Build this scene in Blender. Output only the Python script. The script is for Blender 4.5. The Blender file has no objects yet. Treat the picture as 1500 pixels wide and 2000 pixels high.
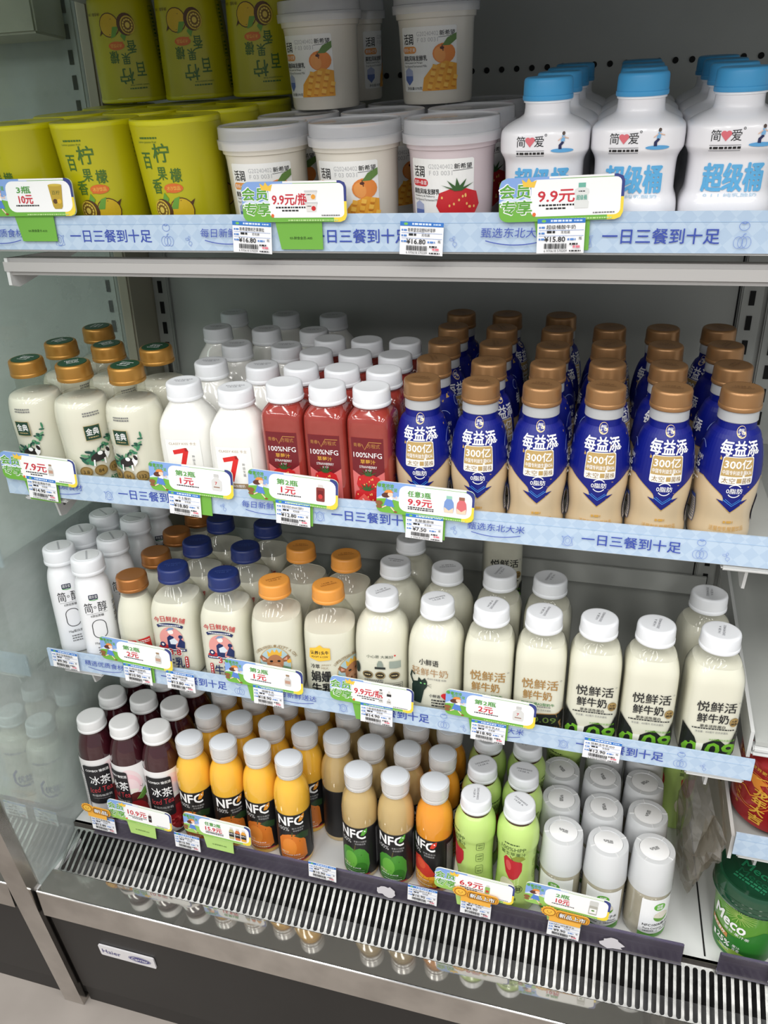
import bpy, bmesh, math, random
from mathutils import Vector, Matrix
from mathutils.geometry import tessellate_polygon
random.seed(7)
PI = math.pi
SC = bpy.context.scene
COL = SC.collection
H = 1.275                       # eye height; z below is measured from the eye, floor at -H

# ---------------------------------------------------------------- camera
cam_d = bpy.data.cameras.new('camera'); cam = bpy.data.objects.new('camera', cam_d); COL.objects.link(cam)
cam_d.sensor_fit = 'HORIZONTAL'; cam_d.sensor_width = 36.0; cam_d.lens = 36.0*1502/1500
cam_d.clip_start = 0.02
RX = Vector((0.96344528, 0.26712425, -0.02044081)); RY = Vector((0.09063771, -0.39680216, -0.91341822)); RZ = Vector((-0.25210711, 0.87817577, -0.4065087))
m = Matrix.Identity(4)
for i in range(3):
    m[i][0] = RX[i]; m[i][1] = -RY[i]; m[i][2] = -RZ[i]
m[2][3] = H
cam.matrix_world = m
SC.camera = cam
# ---------------------------------------------------------------- world, lamps, exposure
w = bpy.data.worlds.new('world'); SC.world = w; w.use_nodes = True
bg = w.node_tree.nodes['Background']; bg.inputs[0].default_value = (0.93, 0.97, 1.0, 1); bg.inputs[1].default_value = 0.45
SC.view_settings.view_transform = 'Standard'; SC.view_settings.look = 'None'; SC.view_settings.gamma = 1; SC.view_settings.use_curve_mapping = False
SC.view_settings.exposure = 0.14
SC.cycles.transparent_max_bounces = 40; SC.cycles.max_bounces = 10; SC.cycles.caustics_reflective = False; SC.cycles.caustics_refractive = False
for x, y, p, ln in [(x, -.55, 15, 1.5) for x in (-2.6, -1.7, -.85, 0, .85, 1.7)]+[(x, -3.3, 34, 2.4) for x in (-3.4, -2.2, -1.1, 0, 1.1, 2.2)]:  # near row: ceiling tubes; far row: added fill for the shelves' depth
    ld = bpy.data.lights.new('tube_and_fill_light', 'AREA'); ld.shape = 'RECTANGLE'; ld.size = .22; ld.size_y = ln; ld.energy = p; ld.color = (1, .985, .955)
    lo = bpy.data.objects.new('tube_and_fill_light', ld); COL.objects.link(lo); lo.location = (x, y, H+1.45)

# ---------------------------------------------------------------- materials
def lin(c):
    c = c/255.0
    return c/12.92 if c <= .04045 else ((c+.055)/1.055)**2.4
def rgb(c): return (lin(c[0]), lin(c[1]), lin(c[2]), 1)
MATS = {}
def mat(name, c, rough=.45, metal=0, coat=0, spec=.5, noise=None, bump=0, sss=0):
    if name in MATS: return MATS[name]
    mt = bpy.data.materials.new(name); mt.use_nodes = True
    nt = mt.node_tree; b = nt.nodes['Principled BSDF']
    b.inputs['Base Color'].default_value = rgb(c); b.inputs['Roughness'].default_value = rough; b.inputs['Metallic'].default_value = metal
    b.inputs['Coat Weight'].default_value = coat; b.inputs['Coat Roughness'].default_value = .06; b.inputs['Specular IOR Level'].default_value = spec
    if sss:
        b.inputs['Subsurface Weight'].default_value = sss; b.inputs['Subsurface Radius'].default_value = (.01, .01, .008); b.inputs['Subsurface Scale'].default_value = 1
    if noise or bump:
        tc = nt.nodes.new('ShaderNodeTexCoord'); nz = nt.nodes.new('ShaderNodeTexNoise')
        sc, amt = noise or (300, 0)
        nz.inputs['Scale'].default_value = sc; nz.inputs['Detail'].default_value = 5
        nt.links.new(tc.outputs['Object'], nz.inputs['Vector'])
        if amt:
            mx = nt.nodes.new('ShaderNodeMixRGB'); c2 = tuple(max(0, q-amt) for q in c)
            mx.inputs[1].default_value = rgb(c); mx.inputs[2].default_value = rgb(c2)
            rp = nt.nodes.new('ShaderNodeValToRGB'); rp.color_ramp.elements[0].position = .4; rp.color_ramp.elements[1].position = .65
            nt.links.new(nz.outputs['Fac'], rp.inputs[0]); nt.links.new(rp.outputs[0], mx.inputs[0]); nt.links.new(mx.outputs[0], b.inputs['Base Color'])
        if bump:
            bp = nt.nodes.new('ShaderNodeBump'); bp.inputs['Strength'].default_value = bump; bp.inputs['Distance'].default_value = .002
            nt.links.new(nz.outputs['Fac'], bp.inputs['Height']); nt.links.new(bp.outputs[0], b.inputs['Normal'])
    MATS[name] = mt
    return mt
def clear(name, tint=(245, 245, 245), frost=0.0, frost_c=(235, 235, 235), rough=.05, noise=None):
    """clear or frosted plastic / glass: transparent + diffuse frost + Fresnel gloss"""
    if name in MATS: return MATS[name]
    mt = bpy.data.materials.new(name); mt.use_nodes = True; nt = mt.node_tree; nt.nodes.clear()
    out = nt.nodes.new('ShaderNodeOutputMaterial'); tr = nt.nodes.new('ShaderNodeBsdfTransparent'); tr.inputs[0].default_value = rgb(tint)
    df = nt.nodes.new('ShaderNodeBsdfDiffuse'); df.inputs[0].default_value = rgb(frost_c)
    gl = nt.nodes.new('ShaderNodeBsdfGlossy'); gl.inputs['Roughness'].default_value = rough
    fr = nt.nodes.new('ShaderNodeFresnel'); fr.inputs[0].default_value = 1.45
    m1 = nt.nodes.new('ShaderNodeMixShader'); m2 = nt.nodes.new('ShaderNodeMixShader'); m1.inputs[0].default_value = frost
    nt.links.new(tr.outputs[0], m1.inputs[1]); nt.links.new(df.outputs[0], m1.inputs[2])
    ge = nt.nodes.new('ShaderNodeNewGeometry'); inv = nt.nodes.new('ShaderNodeMath'); inv.operation = 'SUBTRACT'; inv.inputs[0].default_value = 1
    mu = nt.nodes.new('ShaderNodeMath'); mu.operation = 'MULTIPLY'
    nt.links.new(ge.outputs['Backfacing'], inv.inputs[1]); nt.links.new(inv.outputs[0], mu.inputs[1]); nt.links.new(fr.outputs[0], mu.inputs[0])
    nt.links.new(mu.outputs[0], m2.inputs[0]); nt.links.new(m1.outputs[0], m2.inputs[1]); nt.links.new(gl.outputs[0], m2.inputs[2])
    nt.links.new(m2.outputs[0], out.inputs[0])
    if noise:                    # condensation: patchy, thicker towards the cold bottom
        tc = nt.nodes.new('ShaderNodeTexCoord'); nz = nt.nodes.new('ShaderNodeTexNoise'); nz.inputs['Scale'].default_value = noise; nz.inputs['Detail'].default_value = 7; nz.inputs['Roughness'].default_value = .6
        nz.inputs['Distortion'].default_value = .8
        sp = nt.nodes.new('ShaderNodeSeparateXYZ'); mr = nt.nodes.new('ShaderNodeMapRange'); ad = nt.nodes.new('ShaderNodeMath'); ad.operation = 'MULTIPLY_ADD'
        mr.inputs['From Min'].default_value = 0.0; mr.inputs['From Max'].default_value = 1.0; mr.inputs['To Min'].default_value = .44; mr.inputs['To Max'].default_value = .12
        nt.links.new(tc.outputs['Object'], nz.inputs['Vector']); nt.links.new(tc.outputs['Object'], sp.inputs[0]); nt.links.new(sp.outputs['Z'], mr.inputs['Value'])
        nt.links.new(nz.outputs['Fac'], ad.inputs[0]); ad.inputs[1].default_value = .75
        sb = nt.nodes.new('ShaderNodeMath'); sb.operation = 'SUBTRACT'; sb.inputs[1].default_value = .34
        nt.links.new(mr.outputs[0], sb.inputs[0]); nt.links.new(sb.outputs[0], ad.inputs[2]); ad.use_clamp = True
        nt.links.new(ad.outputs[0], m1.inputs[0])
    MATS[name] = mt
    return mt
def ink(c):
    return mat('ink_%d_%d_%d' % c, c, .42)
def strip_mat():
    mt = mat('checked_paper', (176, 203, 228), .35)
    if mt.get('done'): return mt
    mt['done'] = 1
    nt = mt.node_tree; b = nt.nodes['Principled BSDF']
    tc = nt.nodes.new('ShaderNodeTexCoord'); mp = nt.nodes.new('ShaderNodeMapping'); ck = nt.nodes.new('ShaderNodeTexChecker')
    mp.inputs['Rotation'].default_value = (0, PI/4, 0); mp.inputs['Scale'].default_value = (1, 1, 1)
    ck.inputs['Scale'].default_value = 95; ck.inputs['Color1'].default_value = rgb((184, 203, 223)); ck.inputs['Color2'].default_value = rgb((174, 195, 218))
    nt.links.new(tc.outputs['Object'], mp.inputs[0]); nt.links.new(mp.outputs[0], ck.inputs['Vector']); nt.links.new(ck.outputs['Color'], b.inputs['Base Color'])
    return mt
WHITE_METAL = mat('white_enamel', (214, 215, 214), .32, noise=(6, 8))
PANEL = mat('grey_enamel', (178, 180, 176), .4, noise=(5, 10))
BLACK = mat('black_void', (8, 8, 8), .8)
STEEL = mat('brushed_steel', (205, 200, 194), .2, 1, noise=(18, 18))
DECK = mat('mirror_steel', (172, 170, 164), .04, .85)
GRILLE = mat('grille_steel', (138, 138, 136), .3, .9, noise=(60, 30))
DARK = mat('charcoal_panel', (27, 25, 24), .42, spec=.35, noise=(7, 4))
SHELL = clear('clear_plastic', (244, 244, 240))
FROST = clear('frosted_plastic', (244, 244, 244), .46, (240, 241, 246), .12)
MILK = mat('milk', (240, 238, 226), .25)
CAPW = mat('white_cap_plastic', (232, 234, 238), .35)

# ---------------------------------------------------------------- helpers
class MB:
    def __init__(s): s.bm = bmesh.new()
    def box(s, x0, x1, y0, y1, z0, z1, bev=0):
        r = bmesh.ops.create_cube(s.bm, size=1)
        for v in r['verts']:
            v.co = Vector(((x0+x1)/2+v.co.x*(x1-x0), (y0+y1)/2+v.co.y*(y1-y0), (z0+z1)/2+v.co.z*(z1-z0)))
        if bev:
            es = list({e for v in r['verts'] for e in v.link_edges})
            bmesh.ops.bevel(s.bm, geom=es, offset=bev, segments=2, affect='EDGES')
        return s
    def cyl(s, x, y, z0, z1, r, n=16, axis='z'):
        vs = []
        for z in (z0, z1):
            ring = []
            for j in range(n):
                a = 2*PI*j/n; p = (x+r*math.cos(a), y+r*math.sin(a), z)
                if axis == 'y': p = (x+r*math.cos(a), z, y+r*math.sin(a))
                if axis == 'x': p = (z, x+r*math.cos(a), y+r*math.sin(a))
                ring.append(s.bm.verts.new(p))
            vs.append(ring)
        for j in range(n):
            s.bm.faces.new((vs[0][j], vs[0][(j+1) % n], vs[1][(j+1) % n], vs[1][j]))
        s.bm.faces.new(vs[0][::-1]); s.bm.faces.new(vs[1])
        return s
    def prism(s, pts, a0, a1, axis):
        """extrude a 2D polygon along an axis: x -> pts are (y,z); y -> (x,z); z -> (x,y)"""
        f = {'x': lambda p, a: (a, p[0], p[1]), 'y': lambda p, a: (p[0], a, p[1]), 'z': lambda p, a: (p[0], p[1], a)}[axis]
        A = [s.bm.verts.new(f(p, a0)) for p in pts]; B = [s.bm.verts.new(f(p, a1)) for p in pts]
        n = len(pts)
        for j in range(n): s.bm.faces.new((A[j], A[(j+1) % n], B[(j+1) % n], B[j]))
        s.bm.faces.new(A[::-1]); s.bm.faces.new(B)
        return s
    def lathe(s, prof, n=32, top=True, bottom=True, rib=None, cx=0, cy=0):
        """prof: (r, z, p): p = 2 round, larger = squarer"""
        rings = []
        for q in prof:
            r, z = q[0], q[1]; p = q[2] if len(q) > 2 else 2
            ring = []
            for j in range(n):
                a = 2*PI*(j+.5)/n; c, sn = math.cos(a), math.sin(a)
                k = r if p == 2 else r/((abs(c)**p+abs(sn)**p)**(1/p))
                if rib and rib[0] <= z <= rib[1] and j % 2: k -= rib[2]
                ring.append(s.bm.verts.new((cx+k*c, cy+k*sn, z)))
            rings.append(ring)
        for A, B in zip(rings, rings[1:]):
            for j in range(n): s.bm.faces.new((A[j], A[(j+1) % n], B[(j+1) % n], B[j]))
        if bottom: s.bm.faces.new(rings[0][::-1])
        if top: s.bm.faces.new(rings[-1])
        return s
    def tube(s, pts, r, n=8):
        pts = [Vector(p) for p in pts]; rings = []
        for i, p in enumerate(pts):
            d = (pts[min(i+1, len(pts)-1)]-pts[max(i-1, 0)]).normalized()
            u = d.cross(Vector((0, 0, 1)))
            if u.length < .01: u = Vector((1, 0, 0))
            u.normalize(); v = d.cross(u)
            rings.append([s.bm.verts.new(p+r*(math.cos(2*PI*j/n)*u+math.sin(2*PI*j/n)*v)) for j in range(n)])
        for A, B in zip(rings, rings[1:]):
            for j in range(n): s.bm.faces.new((A[j], A[(j+1) % n], B[(j+1) % n], B[j]))
        s.bm.faces.new(rings[0][::-1]); s.bm.faces.new(rings[-1])
        return s
    def build(s, name, mt, parent=None, loc=None, sharp=38, off=None, kind=None, smooth=True):
        if off:
            for v in s.bm.verts: v.co -= Vector(off)
        bmesh.ops.recalc_face_normals(s.bm, faces=s.bm.faces)
        me = bpy.data.meshes.new(name); s.bm.to_mesh(me); s.bm.free()
        for q in (mt if isinstance(mt, (list, tuple)) else [mt]): me.materials.append(q)
        if smooth:
            me.polygons.foreach_set('use_smooth', [True]*len(me.polygons)); me.set_sharp_from_angle(angle=math.radians(sharp))
        o = bpy.data.objects.new(name, me); COL.objects.link(o)
        if parent: o.parent = parent
        if loc: o.location = loc
        if kind: o['kind'] = kind
        return o
def thing(name, label, cat, loc=(0, 0, 0), group=None, kind=None):
    o = bpy.data.objects.new(name, None); COL.objects.link(o); o.empty_display_size = .02
    o.location = (loc[0], loc[1], loc[2]+H)
    o['label'] = label; o['category'] = cat
    if group: o['group'] = group
    if kind: o['kind'] = kind
    return o
KIDS = {}
def kids(o): return [c for c in o.children]
def copy_tree(o, parent=None):
    c = o.copy(); COL.objects.link(c)
    if parent: c.parent = parent
    for ch in kids(o): copy_tree(ch, c)
    return c
def chaikin(pts, it=2):
    """smooth a profile; a point given twice stays a corner"""
    pts = [tuple(p) if len(p) == 3 else (p[0], p[1], 2) for p in pts]
    for _ in range(it):
        out = [pts[0]]
        for a, b in zip(pts, pts[1:]):
            if a == b: out += [a, b]; continue
            q = tuple(.75*x+.25*y for x, y in zip(a, b)); r = tuple(.25*x+.75*y for x, y in zip(a, b))
            out += [q, r]
        out.append(pts[-1]); pts = out
    out = []
    for p in pts:
        if not out or abs(p[0]-out[-1][0])+abs(p[1]-out[-1][1]) > 1e-6: out.append(p)
    return out
def interp(prof, z, k):
    if z <= prof[0][1]: return prof[0][k]
    for a, b in zip(prof, prof[1:]):
        if a[1] <= z <= b[1] and b[1] > a[1]: return a[k]+(b[k]-a[k])*(z-a[1])/(b[1]-a[1])
    return prof[-1][k]

# ---------------------------------------------------------------- flat print (labels, tags): vector art, in millimetres
TXT = {}
def text_geo(s, bold=0):
    if (s, bold) not in TXT:
        cu = bpy.data.curves.new('lettering', 'FONT'); cu.body = s; cu.resolution_u = 2
        o = bpy.data.objects.new('lettering', cu); COL.objects.link(o)
        dg = bpy.context.evaluated_depsgraph_get(); dg.update()
        ev = o.evaluated_get(dg); me = ev.to_mesh()
        vs = [(v.co.x, v.co.y) for v in me.vertices]; fs = [tuple(p.vertices) for p in me.polygons]
        ev.to_mesh_clear(); bpy.data.objects.remove(o); bpy.data.curves.remove(cu)
        x0, x1 = min(v[0] for v in vs), max(v[0] for v in vs); y0, y1 = min(v[1] for v in vs), max(v[1] for v in vs)
        TXT[(s, bold)] = ([(v[0]-(x0+x1)/2, v[1]-(y0+y1)/2) for v in vs], fs, x1-x0, y1-y0)
    return TXT[(s, bold)]
class Art:
    def __init__(s): s.items = []
    def P(s, pts, c):
        t = tessellate_polygon([[Vector((p[0], p[1], 0)) for p in pts]])
        s.items.append(([tuple(p) for p in pts], [tuple(q) for q in t], c)); return s
    def R(s, x0, x1, y0, y1, c): return s.P([(x0, y0), (x1, y0), (x1, y1), (x0, y1)], c)
    def RR(s, x0, x1, y0, y1, r, c): return s.P(rrect(x0, x1, y0, y1, r), c)
    def E(s, cx, cy, rx, ry, c, rot=0, n=18):
        cr, sr = math.cos(rot), math.sin(rot)
        return s.P([(cx+rx*math.cos(a)*cr-ry*math.sin(a)*sr, cy+rx*math.cos(a)*sr+ry*math.sin(a)*cr) for a in (2*PI*i/n for i in range(n))], c)
    def L(s, pts, wd, c):
        vs, fs = [], []
        for i, p in enumerate(pts):
            a = pts[max(i-1, 0)]; b = pts[min(i+1, len(pts)-1)]
            dx, dy = b[0]-a[0], b[1]-a[1]; l = math.hypot(dx, dy) or 1
            vs += [(p[0]-dy/l*wd/2, p[1]+dx/l*wd/2), (p[0]+dy/l*wd/2, p[1]-dx/l*wd/2)]
        for i in range(len(pts)-1): fs += [(2*i, 2*i+1, 2*i+3), (2*i, 2*i+3, 2*i+2)]
        s.items.append((vs, fs, c)); return s
    def ring(s, cx, cy, rx, ry, wd, c, a0=0, a1=360, n=24):
        return s.L([(cx+rx*math.cos(math.radians(a0+(a1-a0)*i/n)), cy+ry*math.sin(math.radians(a0+(a1-a0)*i/n))) for i in range(n+1)], wd, c)
    def rrring(s, x0, x1, y0, y1, r, wd, c):
        p = rrect(x0, x1, y0, y1, r); return s.L(p+[p[0], p[1]], wd, c)
    def T(s, txt, cx, cy, h, c, w=None, bold=0.0, rot=0, left=False, shear=0):
        vs, fs, tw, th = text_geo(txt)
        sy = h/th; sx = (w/tw) if w else sy
        if left: cx += tw*sx/2
        r = math.radians(rot); cr, sr = math.cos(r), math.sin(r)
        out = []; fo = []; b = bold*.62
        reps = [(0, 0)] if bold < .008 else [(-b, -b), (b, -b), (b, b), (-b, b)] if bold < .03 else [(b*math.cos(q), b*math.sin(q)) for q in (2*PI*k/7 for k in range(7))]
        for j, (dx, dy) in enumerate(reps):
            n0 = len(out)
            for x, y in vs:
                x, y = x*sx+dx*h, y*sy+dy*h; x += shear*y
                out.append((cx+x*cr-y*sr, cy+x*sr+y*cr, j/8))
            fo += [tuple(i+n0 for i in f) for f in fs]
        s.items.append((out, fo, c)); return s
    def shift(s, dy, k=1.0, y0=0.0, n0=0, kx=1.0):
        s.items[n0:] = [([(v[0]*kx, y0+(v[1]-y0)*k+dy)+tuple(v[2:]) for v in vs], fs, c) for vs, fs, c in s.items[n0:]]; return s
    def merge(s, n0):
        vs, fs, c = [], [], s.items[n0][2]
        for a, b, _ in s.items[n0:]:
            fs += [tuple(i+len(vs) for i in f) for f in b]; vs = vs+list(a)
        s.items[n0:] = [(vs, fs, c)]; return s
    def arch(s, txt, cx, cy, r, a0, a1, h, c, bold=0):
        n = len(txt); n0 = len(s.items)
        for i, ch in enumerate(txt):
            if ch == ' ': continue
            a = a0+(a1-a0)*(i+.5)/n; ar = math.radians(a)
            s.T(ch, cx+r*math.cos(ar), cy+r*math.sin(ar), h, c, rot=a-90, bold=bold)
        return s.merge(n0)
    def fine(s, x0, x1, y, h, c, lines=1, gap=None, seed=1):
        """rows of print too small to read: broken dashes"""
        rd = random.Random(seed); gap = gap or h*1.9; n0 = len(s.items)
        for k in range(lines):
            x = x0
            while x < x1:
                l = rd.uniform(.8, 2.2)*h; s.R(x, min(x+l, x1), y-k*gap, y-k*gap+h, c); x += l+h*.45
        return s.merge(n0)
    def put(s, o, dx=0, dy=0, k=1):
        for vs, fs, c in o.items: s.items.append(([(v[0]*k+dx, v[1]*k+dy)+tuple(v[2:]) for v in vs], fs, c))
        return s
    def build(s, name, parent, wrap=None, step=None, eps=.00003, off=.0003, clipy=None):
        bm = bmesh.new(); cols = []
        for k, (vs, fs, c) in enumerate(s.items):
            if c not in cols: cols.append(c)
            bv = [bm.verts.new((v[0], v[1], k+(v[2] if len(v) > 2 else 0))) for v in vs]
            for f in fs:
                if len(set(f)) < 3: continue
                try: fc = bm.faces.new([bv[i] for i in f]); fc.material_index = cols.index(c)
                except ValueError: pass
        def cut(co, no, clear=False):
            bmesh.ops.bisect_plane(bm, geom=bm.verts[:]+bm.edges[:]+bm.faces[:], dist=1e-5, plane_co=co, plane_no=no, clear_outer=clear)
        if clipy is not None: cut((0, clipy, 0), (0, -1, 0), True)
        if step:
            xs = [v.co.x for v in bm.verts]; ys = [v.co.y for v in bm.verts]
            for ax, lo, hi, st in ((0, min(xs), max(xs), step[0]), (1, min(ys), max(ys), step[1])):
                if not st: continue
                q = math.ceil(lo/st)*st
                while q < hi:
                    cut((q, 0, 0) if ax == 0 else (0, q, 0), (1, 0, 0) if ax == 0 else (0, 1, 0)); q += st
        for v in bm.verts:
            x, y, k = v.co
            o = off+k*eps
            v.co = wrap(x*.001, y*.001, o) if wrap else Vector((x*.001, -o, y*.001))
        me = bpy.data.meshes.new(name); bm.to_mesh(me); bm.free()
        for c in cols: me.materials.append(ink(c))
        ob = bpy.data.objects.new(name, me); COL.objects.link(ob); ob.parent = parent
        return ob
def rrect(x0, x1, y0, y1, r, n=5):
    out = []
    for cx, cy, a0 in ((x1-r, y0+r, -90), (x1-r, y1-r, 0), (x0+r, y1-r, 90), (x0+r, y0+r, 180)):
        for i in range(n+1):
            a = math.radians(a0+90*i/n); out.append((cx+r*math.cos(a), cy+r*math.sin(a)))
    return out
def wrap_round(prof):
    R = max(p[0] for p in prof)
    def f(x, z, o):
        r = interp(prof, z, 0)+o; a = x/R
        return Vector((r*math.sin(a), -r*math.cos(a), z))
    return f
def wrap_square(prof):
    def f(x, z, o):
        a, p = interp(prof, z, 0)+o, interp(prof, z, 2)
        xx = max(-a*.995, min(a*.995, x))
        return Vector((xx, -(a**p-abs(xx)**p)**(1/p), z))
    return f
# palette
W = (245, 245, 245); K = (28, 28, 30); GY = (120, 120, 122); RED = (200, 38, 40); GRN = (96, 168, 52); NAVY = (38, 52, 130); GOLD = (178, 146, 84); BLU = (60, 82, 168)

# ---------------------------------------------------------------- setting: floor
fl = MB().box(-4, 3, -3, 3, -H-.02, -H).build('floor', mat('worn_floor', (160, 152, 145), .45, noise=(3, 22)), loc=(0, 0, H)); fl['kind'] = 'structure'; fl['label'] = 'pale worn shop floor below the chillers'

# ---------------------------------------------------------------- chillers
XG = -.735; YB = 1.16
def slat_poly(p, b, L):
    """one bar between two slots: flared, rounded ends"""
    r = (p-b)/2; pts = []
    for i in range(7):
        a = PI/2*i/6; pts.append((p/2-r*math.sin(a), L/2-.004-r+r*math.cos(a)))
    right = [(p/2, L/2)]+pts
    right += [(x, -y) for x, y in right[::-1]]
    return right+[(-x, y) for x, y in right[::-1]]
def chiller(name, label, x0, x1, mullions, seam_holes=True):
    t = thing(name, label, 'chiller', ((x0+x1)/2, .70, -H)); o = ((x0+x1)/2, .70, -H)
    MB().box(x0, x1, YB, YB+.05, -1.0, .40).build('back_panel', PANEL, t, off=o)
    MB().prism([(.641, -.9672), (.680, -.9644), (.682, -.975), (.650, -.979), (.650, -1.02), (.644, -1.02)], x0, x1, 'x').build('deck', DECK, t, off=o)
    MB().prism([(.6400, -.9670), (.6425, -1.0195), (.6435, -1.0195), (.6410, -.9670)], x0, x1, 'x').build('trim_band', STEEL, t, off=o)
    MB().tube([(x0, .6412, -.9672), (x1, .6412, -.9672)], .0016).build('trim_edge', mat('polished_edge', (240, 240, 240), .12, 1), t, off=o)
    MB().prism([(.650, -1.015), (.700, -1.015), (.727, -1.228), (.677, -1.228)], x0, x1, 'x').build('front_panel', DARK, t, off=o)
    MB().prism([(.681, -1.230), (.72, -1.230), (.724, -H+.001), (.685, -H+.001)], x0, x1, 'x').build('kick_plate', DARK, t, off=o)
    # air intake: pan below the grille, near-black back wall paints the void's shade
    MB().prism([(.66, -1.02), (.745, -1.02), (.745, -1.015), (.66, -1.015)], x0, x1, 'x').build('drip_pan', mat('grey_pan', (120, 120, 120), .5, .3, noise=(25, 30)), t, off=o)
    MB().box(x0, x1, .745, .76, -1.02, -.94).build('intake_back', mat('void_shade_black', (22, 21, 20), .8), t, off=o)
    MB().prism([(.742, -.936), (1.16, -.936), (1.16, -.930), (.742, -.930)], x0, x1, 'x').build('bottom_deck', WHITE_METAL, t, off=o)
    MB().box(x0, x1, .7405, .746, -.945, -.930).build('deck_lip', mat('dull_steel', (120, 114, 110), .35, .8), t, off=o)
    MB().tube([(x0, .683, -.9715), (x1, .683, -.9715)], .0022).build('grille_edge', mat('polished_edge', (240, 240, 240), .12, 1), t, off=o)
    # grille bars
    g = thing_part('intake_grille', t, (0, 0, 0))
    p, L = .0098, math.hypot(.742-.683, .0355)
    ang = math.atan2(.0355, .742-.683)
    n = int((x1-x0)/p)
    first = None
    for i in range(n):
        if first is None:
            first = MB().prism(slat_poly(p, .0037, L), -.0006, .0006, 'z').build('slat', GRILLE, g)
            s = first
        else:
            s = first.copy(); COL.objects.link(s); s.parent = g
        s.location = (x0+(i+.5)*p-o[0], .7125-o[1], -.9555-o[2]); s.rotation_euler = (ang, 0, 0)
    for xs in mullions:
        MB().box(xs-.014, xs+.014, 1.152, YB, -.93, .40, .002).build('slotted_upright', PANEL, t, off=o)
        mb = MB()
        for k in range(42):
            mb.box(xs-.0035, xs+.0035, 1.1505, 1.155, .37-k*.033-.019, .37-k*.033)
        u = mb.build('upright_slots', BLACK, t, off=o); u['kind'] = 'stuff'
    return t, o
def thing_part(name, parent, loc):
    o = bpy.data.objects.new(name, None); COL.objects.link(o); o.parent = parent; o.location = loc; o.empty_display_size = .02
    return o
ch, cho = chiller('display_chiller', 'open display chiller with steel grille, charcoal base panel and five loaded levels', XG+.002, .62, (-.703, .190, .224))
for z in (.117, -.139):
    mb = MB(); x = -.668
    while x < .16:
        mb.cyl(x, z, 1.1595, 1.1605-.002, .0036, 12, 'y'); x += .0196
    q = mb.build('peg_holes', BLACK, ch, off=cho); q['kind'] = 'stuff'
MB().box(.1725, .1742, 1.1590, 1.1605, -.93, .40).build('panel_seam', BLACK, ch, off=cho)
MB().box(XG+.002, .62, .59, 1.16, .215, .33, .01).build('shade_canopy', PANEL, ch, off=cho)  # added canopy, set low and forward to shade the top shelf's back
MB().box(XG+.002, .62, .575, .595, .178, .40, .004).build('unseen_shade_lip', PANEL, ch, off=cho)  # unseen lip, added to cut lamp light from the top-back cups
MB().box(.1985, .2005, .75, 1.158, -.9302, -.9293).build('deck_seam', BLACK, ch, off=cho)
# nameplate on the base panel
def panel_pt(x, z): return (x, .650+.1304*(-1.021-z), z)
npz = -1.089; pl = thing_part('nameplate', ch, (0, 0, 0))
pl.location = Vector(panel_pt(-.6125, npz))-Vector(cho); pl.rotation_euler = (math.atan(.1304), 0, 0)
MB().prism(rrect(-.048, .048, -.0135, .0135, .003), -.0022, .0, 'y').build('badge_plate', mat('badge_silver', (214, 212, 214), .3), pl)
a = Art(); a.T('Haier', -27, 0, 10, (66, 62, 120), w=32, bold=.012); a.E(22, 0, 19.5, 7.6, (66, 62, 120), n=28); a.ring(22, 0, 18.3, 6.6, .5, W, n=32); a.T('Carrier', 22, 0, 6.4, W, w=28, bold=.01, shear=.15)
pb = a.build('badge_lettering', pl); pb.location = (0, -.0022, 0)

chl, chlo = chiller('neighbour_chiller', 'second open chiller seen through the misted glass partition', -1.9, XG-.05, (-.80,))
MB().box(-1.9, XG-.05, .70, 1.16, .40, .50, .01).build('shade_canopy', PANEL, chl, off=chlo)
MB().box(-1.9, -.80, 1.08, 1.15, .185, .30, .003).build('upper_beam', mat('cream_enamel', (170, 164, 146), .4), chl, off=chlo)

gp = thing('glass_partition', 'misted glass end panel with slanting steel front post', 'glass panel', (XG, .85, -H)); go = (XG, .85, -H)
MB().prism([(.654, -.972), (1.085, -.972), (1.085, .40), (.475, .40)], XG-.004, XG, 'x').build('pane', clear('misted_glass', (222, 232, 228), .3, (228, 233, 231), .08, noise=3.6), gp, off=(XG, .85, -.972)).location = (0, 0, H-.972)
MB().prism([(.455, .40), (.475, .40), (.693, -H+.001), (.673, -H+.001)], XG-.040, XG-.003, 'x').build('post', STEEL, gp, off=go)
MB().box(XG-.007, XG+.004, .646, 1.08, -.976, -.969, .001).build('bottom_channel', mat('white_channel', (225, 225, 225), .3), gp, off=go)
MB().box(XG-.002, XG+.018, 1.085, 1.158, -.93, .40, .003).build('back_frame', mat('cream_enamel', (170, 164, 146), .4), gp, off=go)
MB().prism([(.6525, -1.00), (.665, -1.00), (.699, -1.15), (.6865, -1.26)], XG-.003, XG+.004, 'x').build('gap_strip', BLACK, gp, off=go)  # black strip standing in for the dark gap between the cabinets

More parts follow.
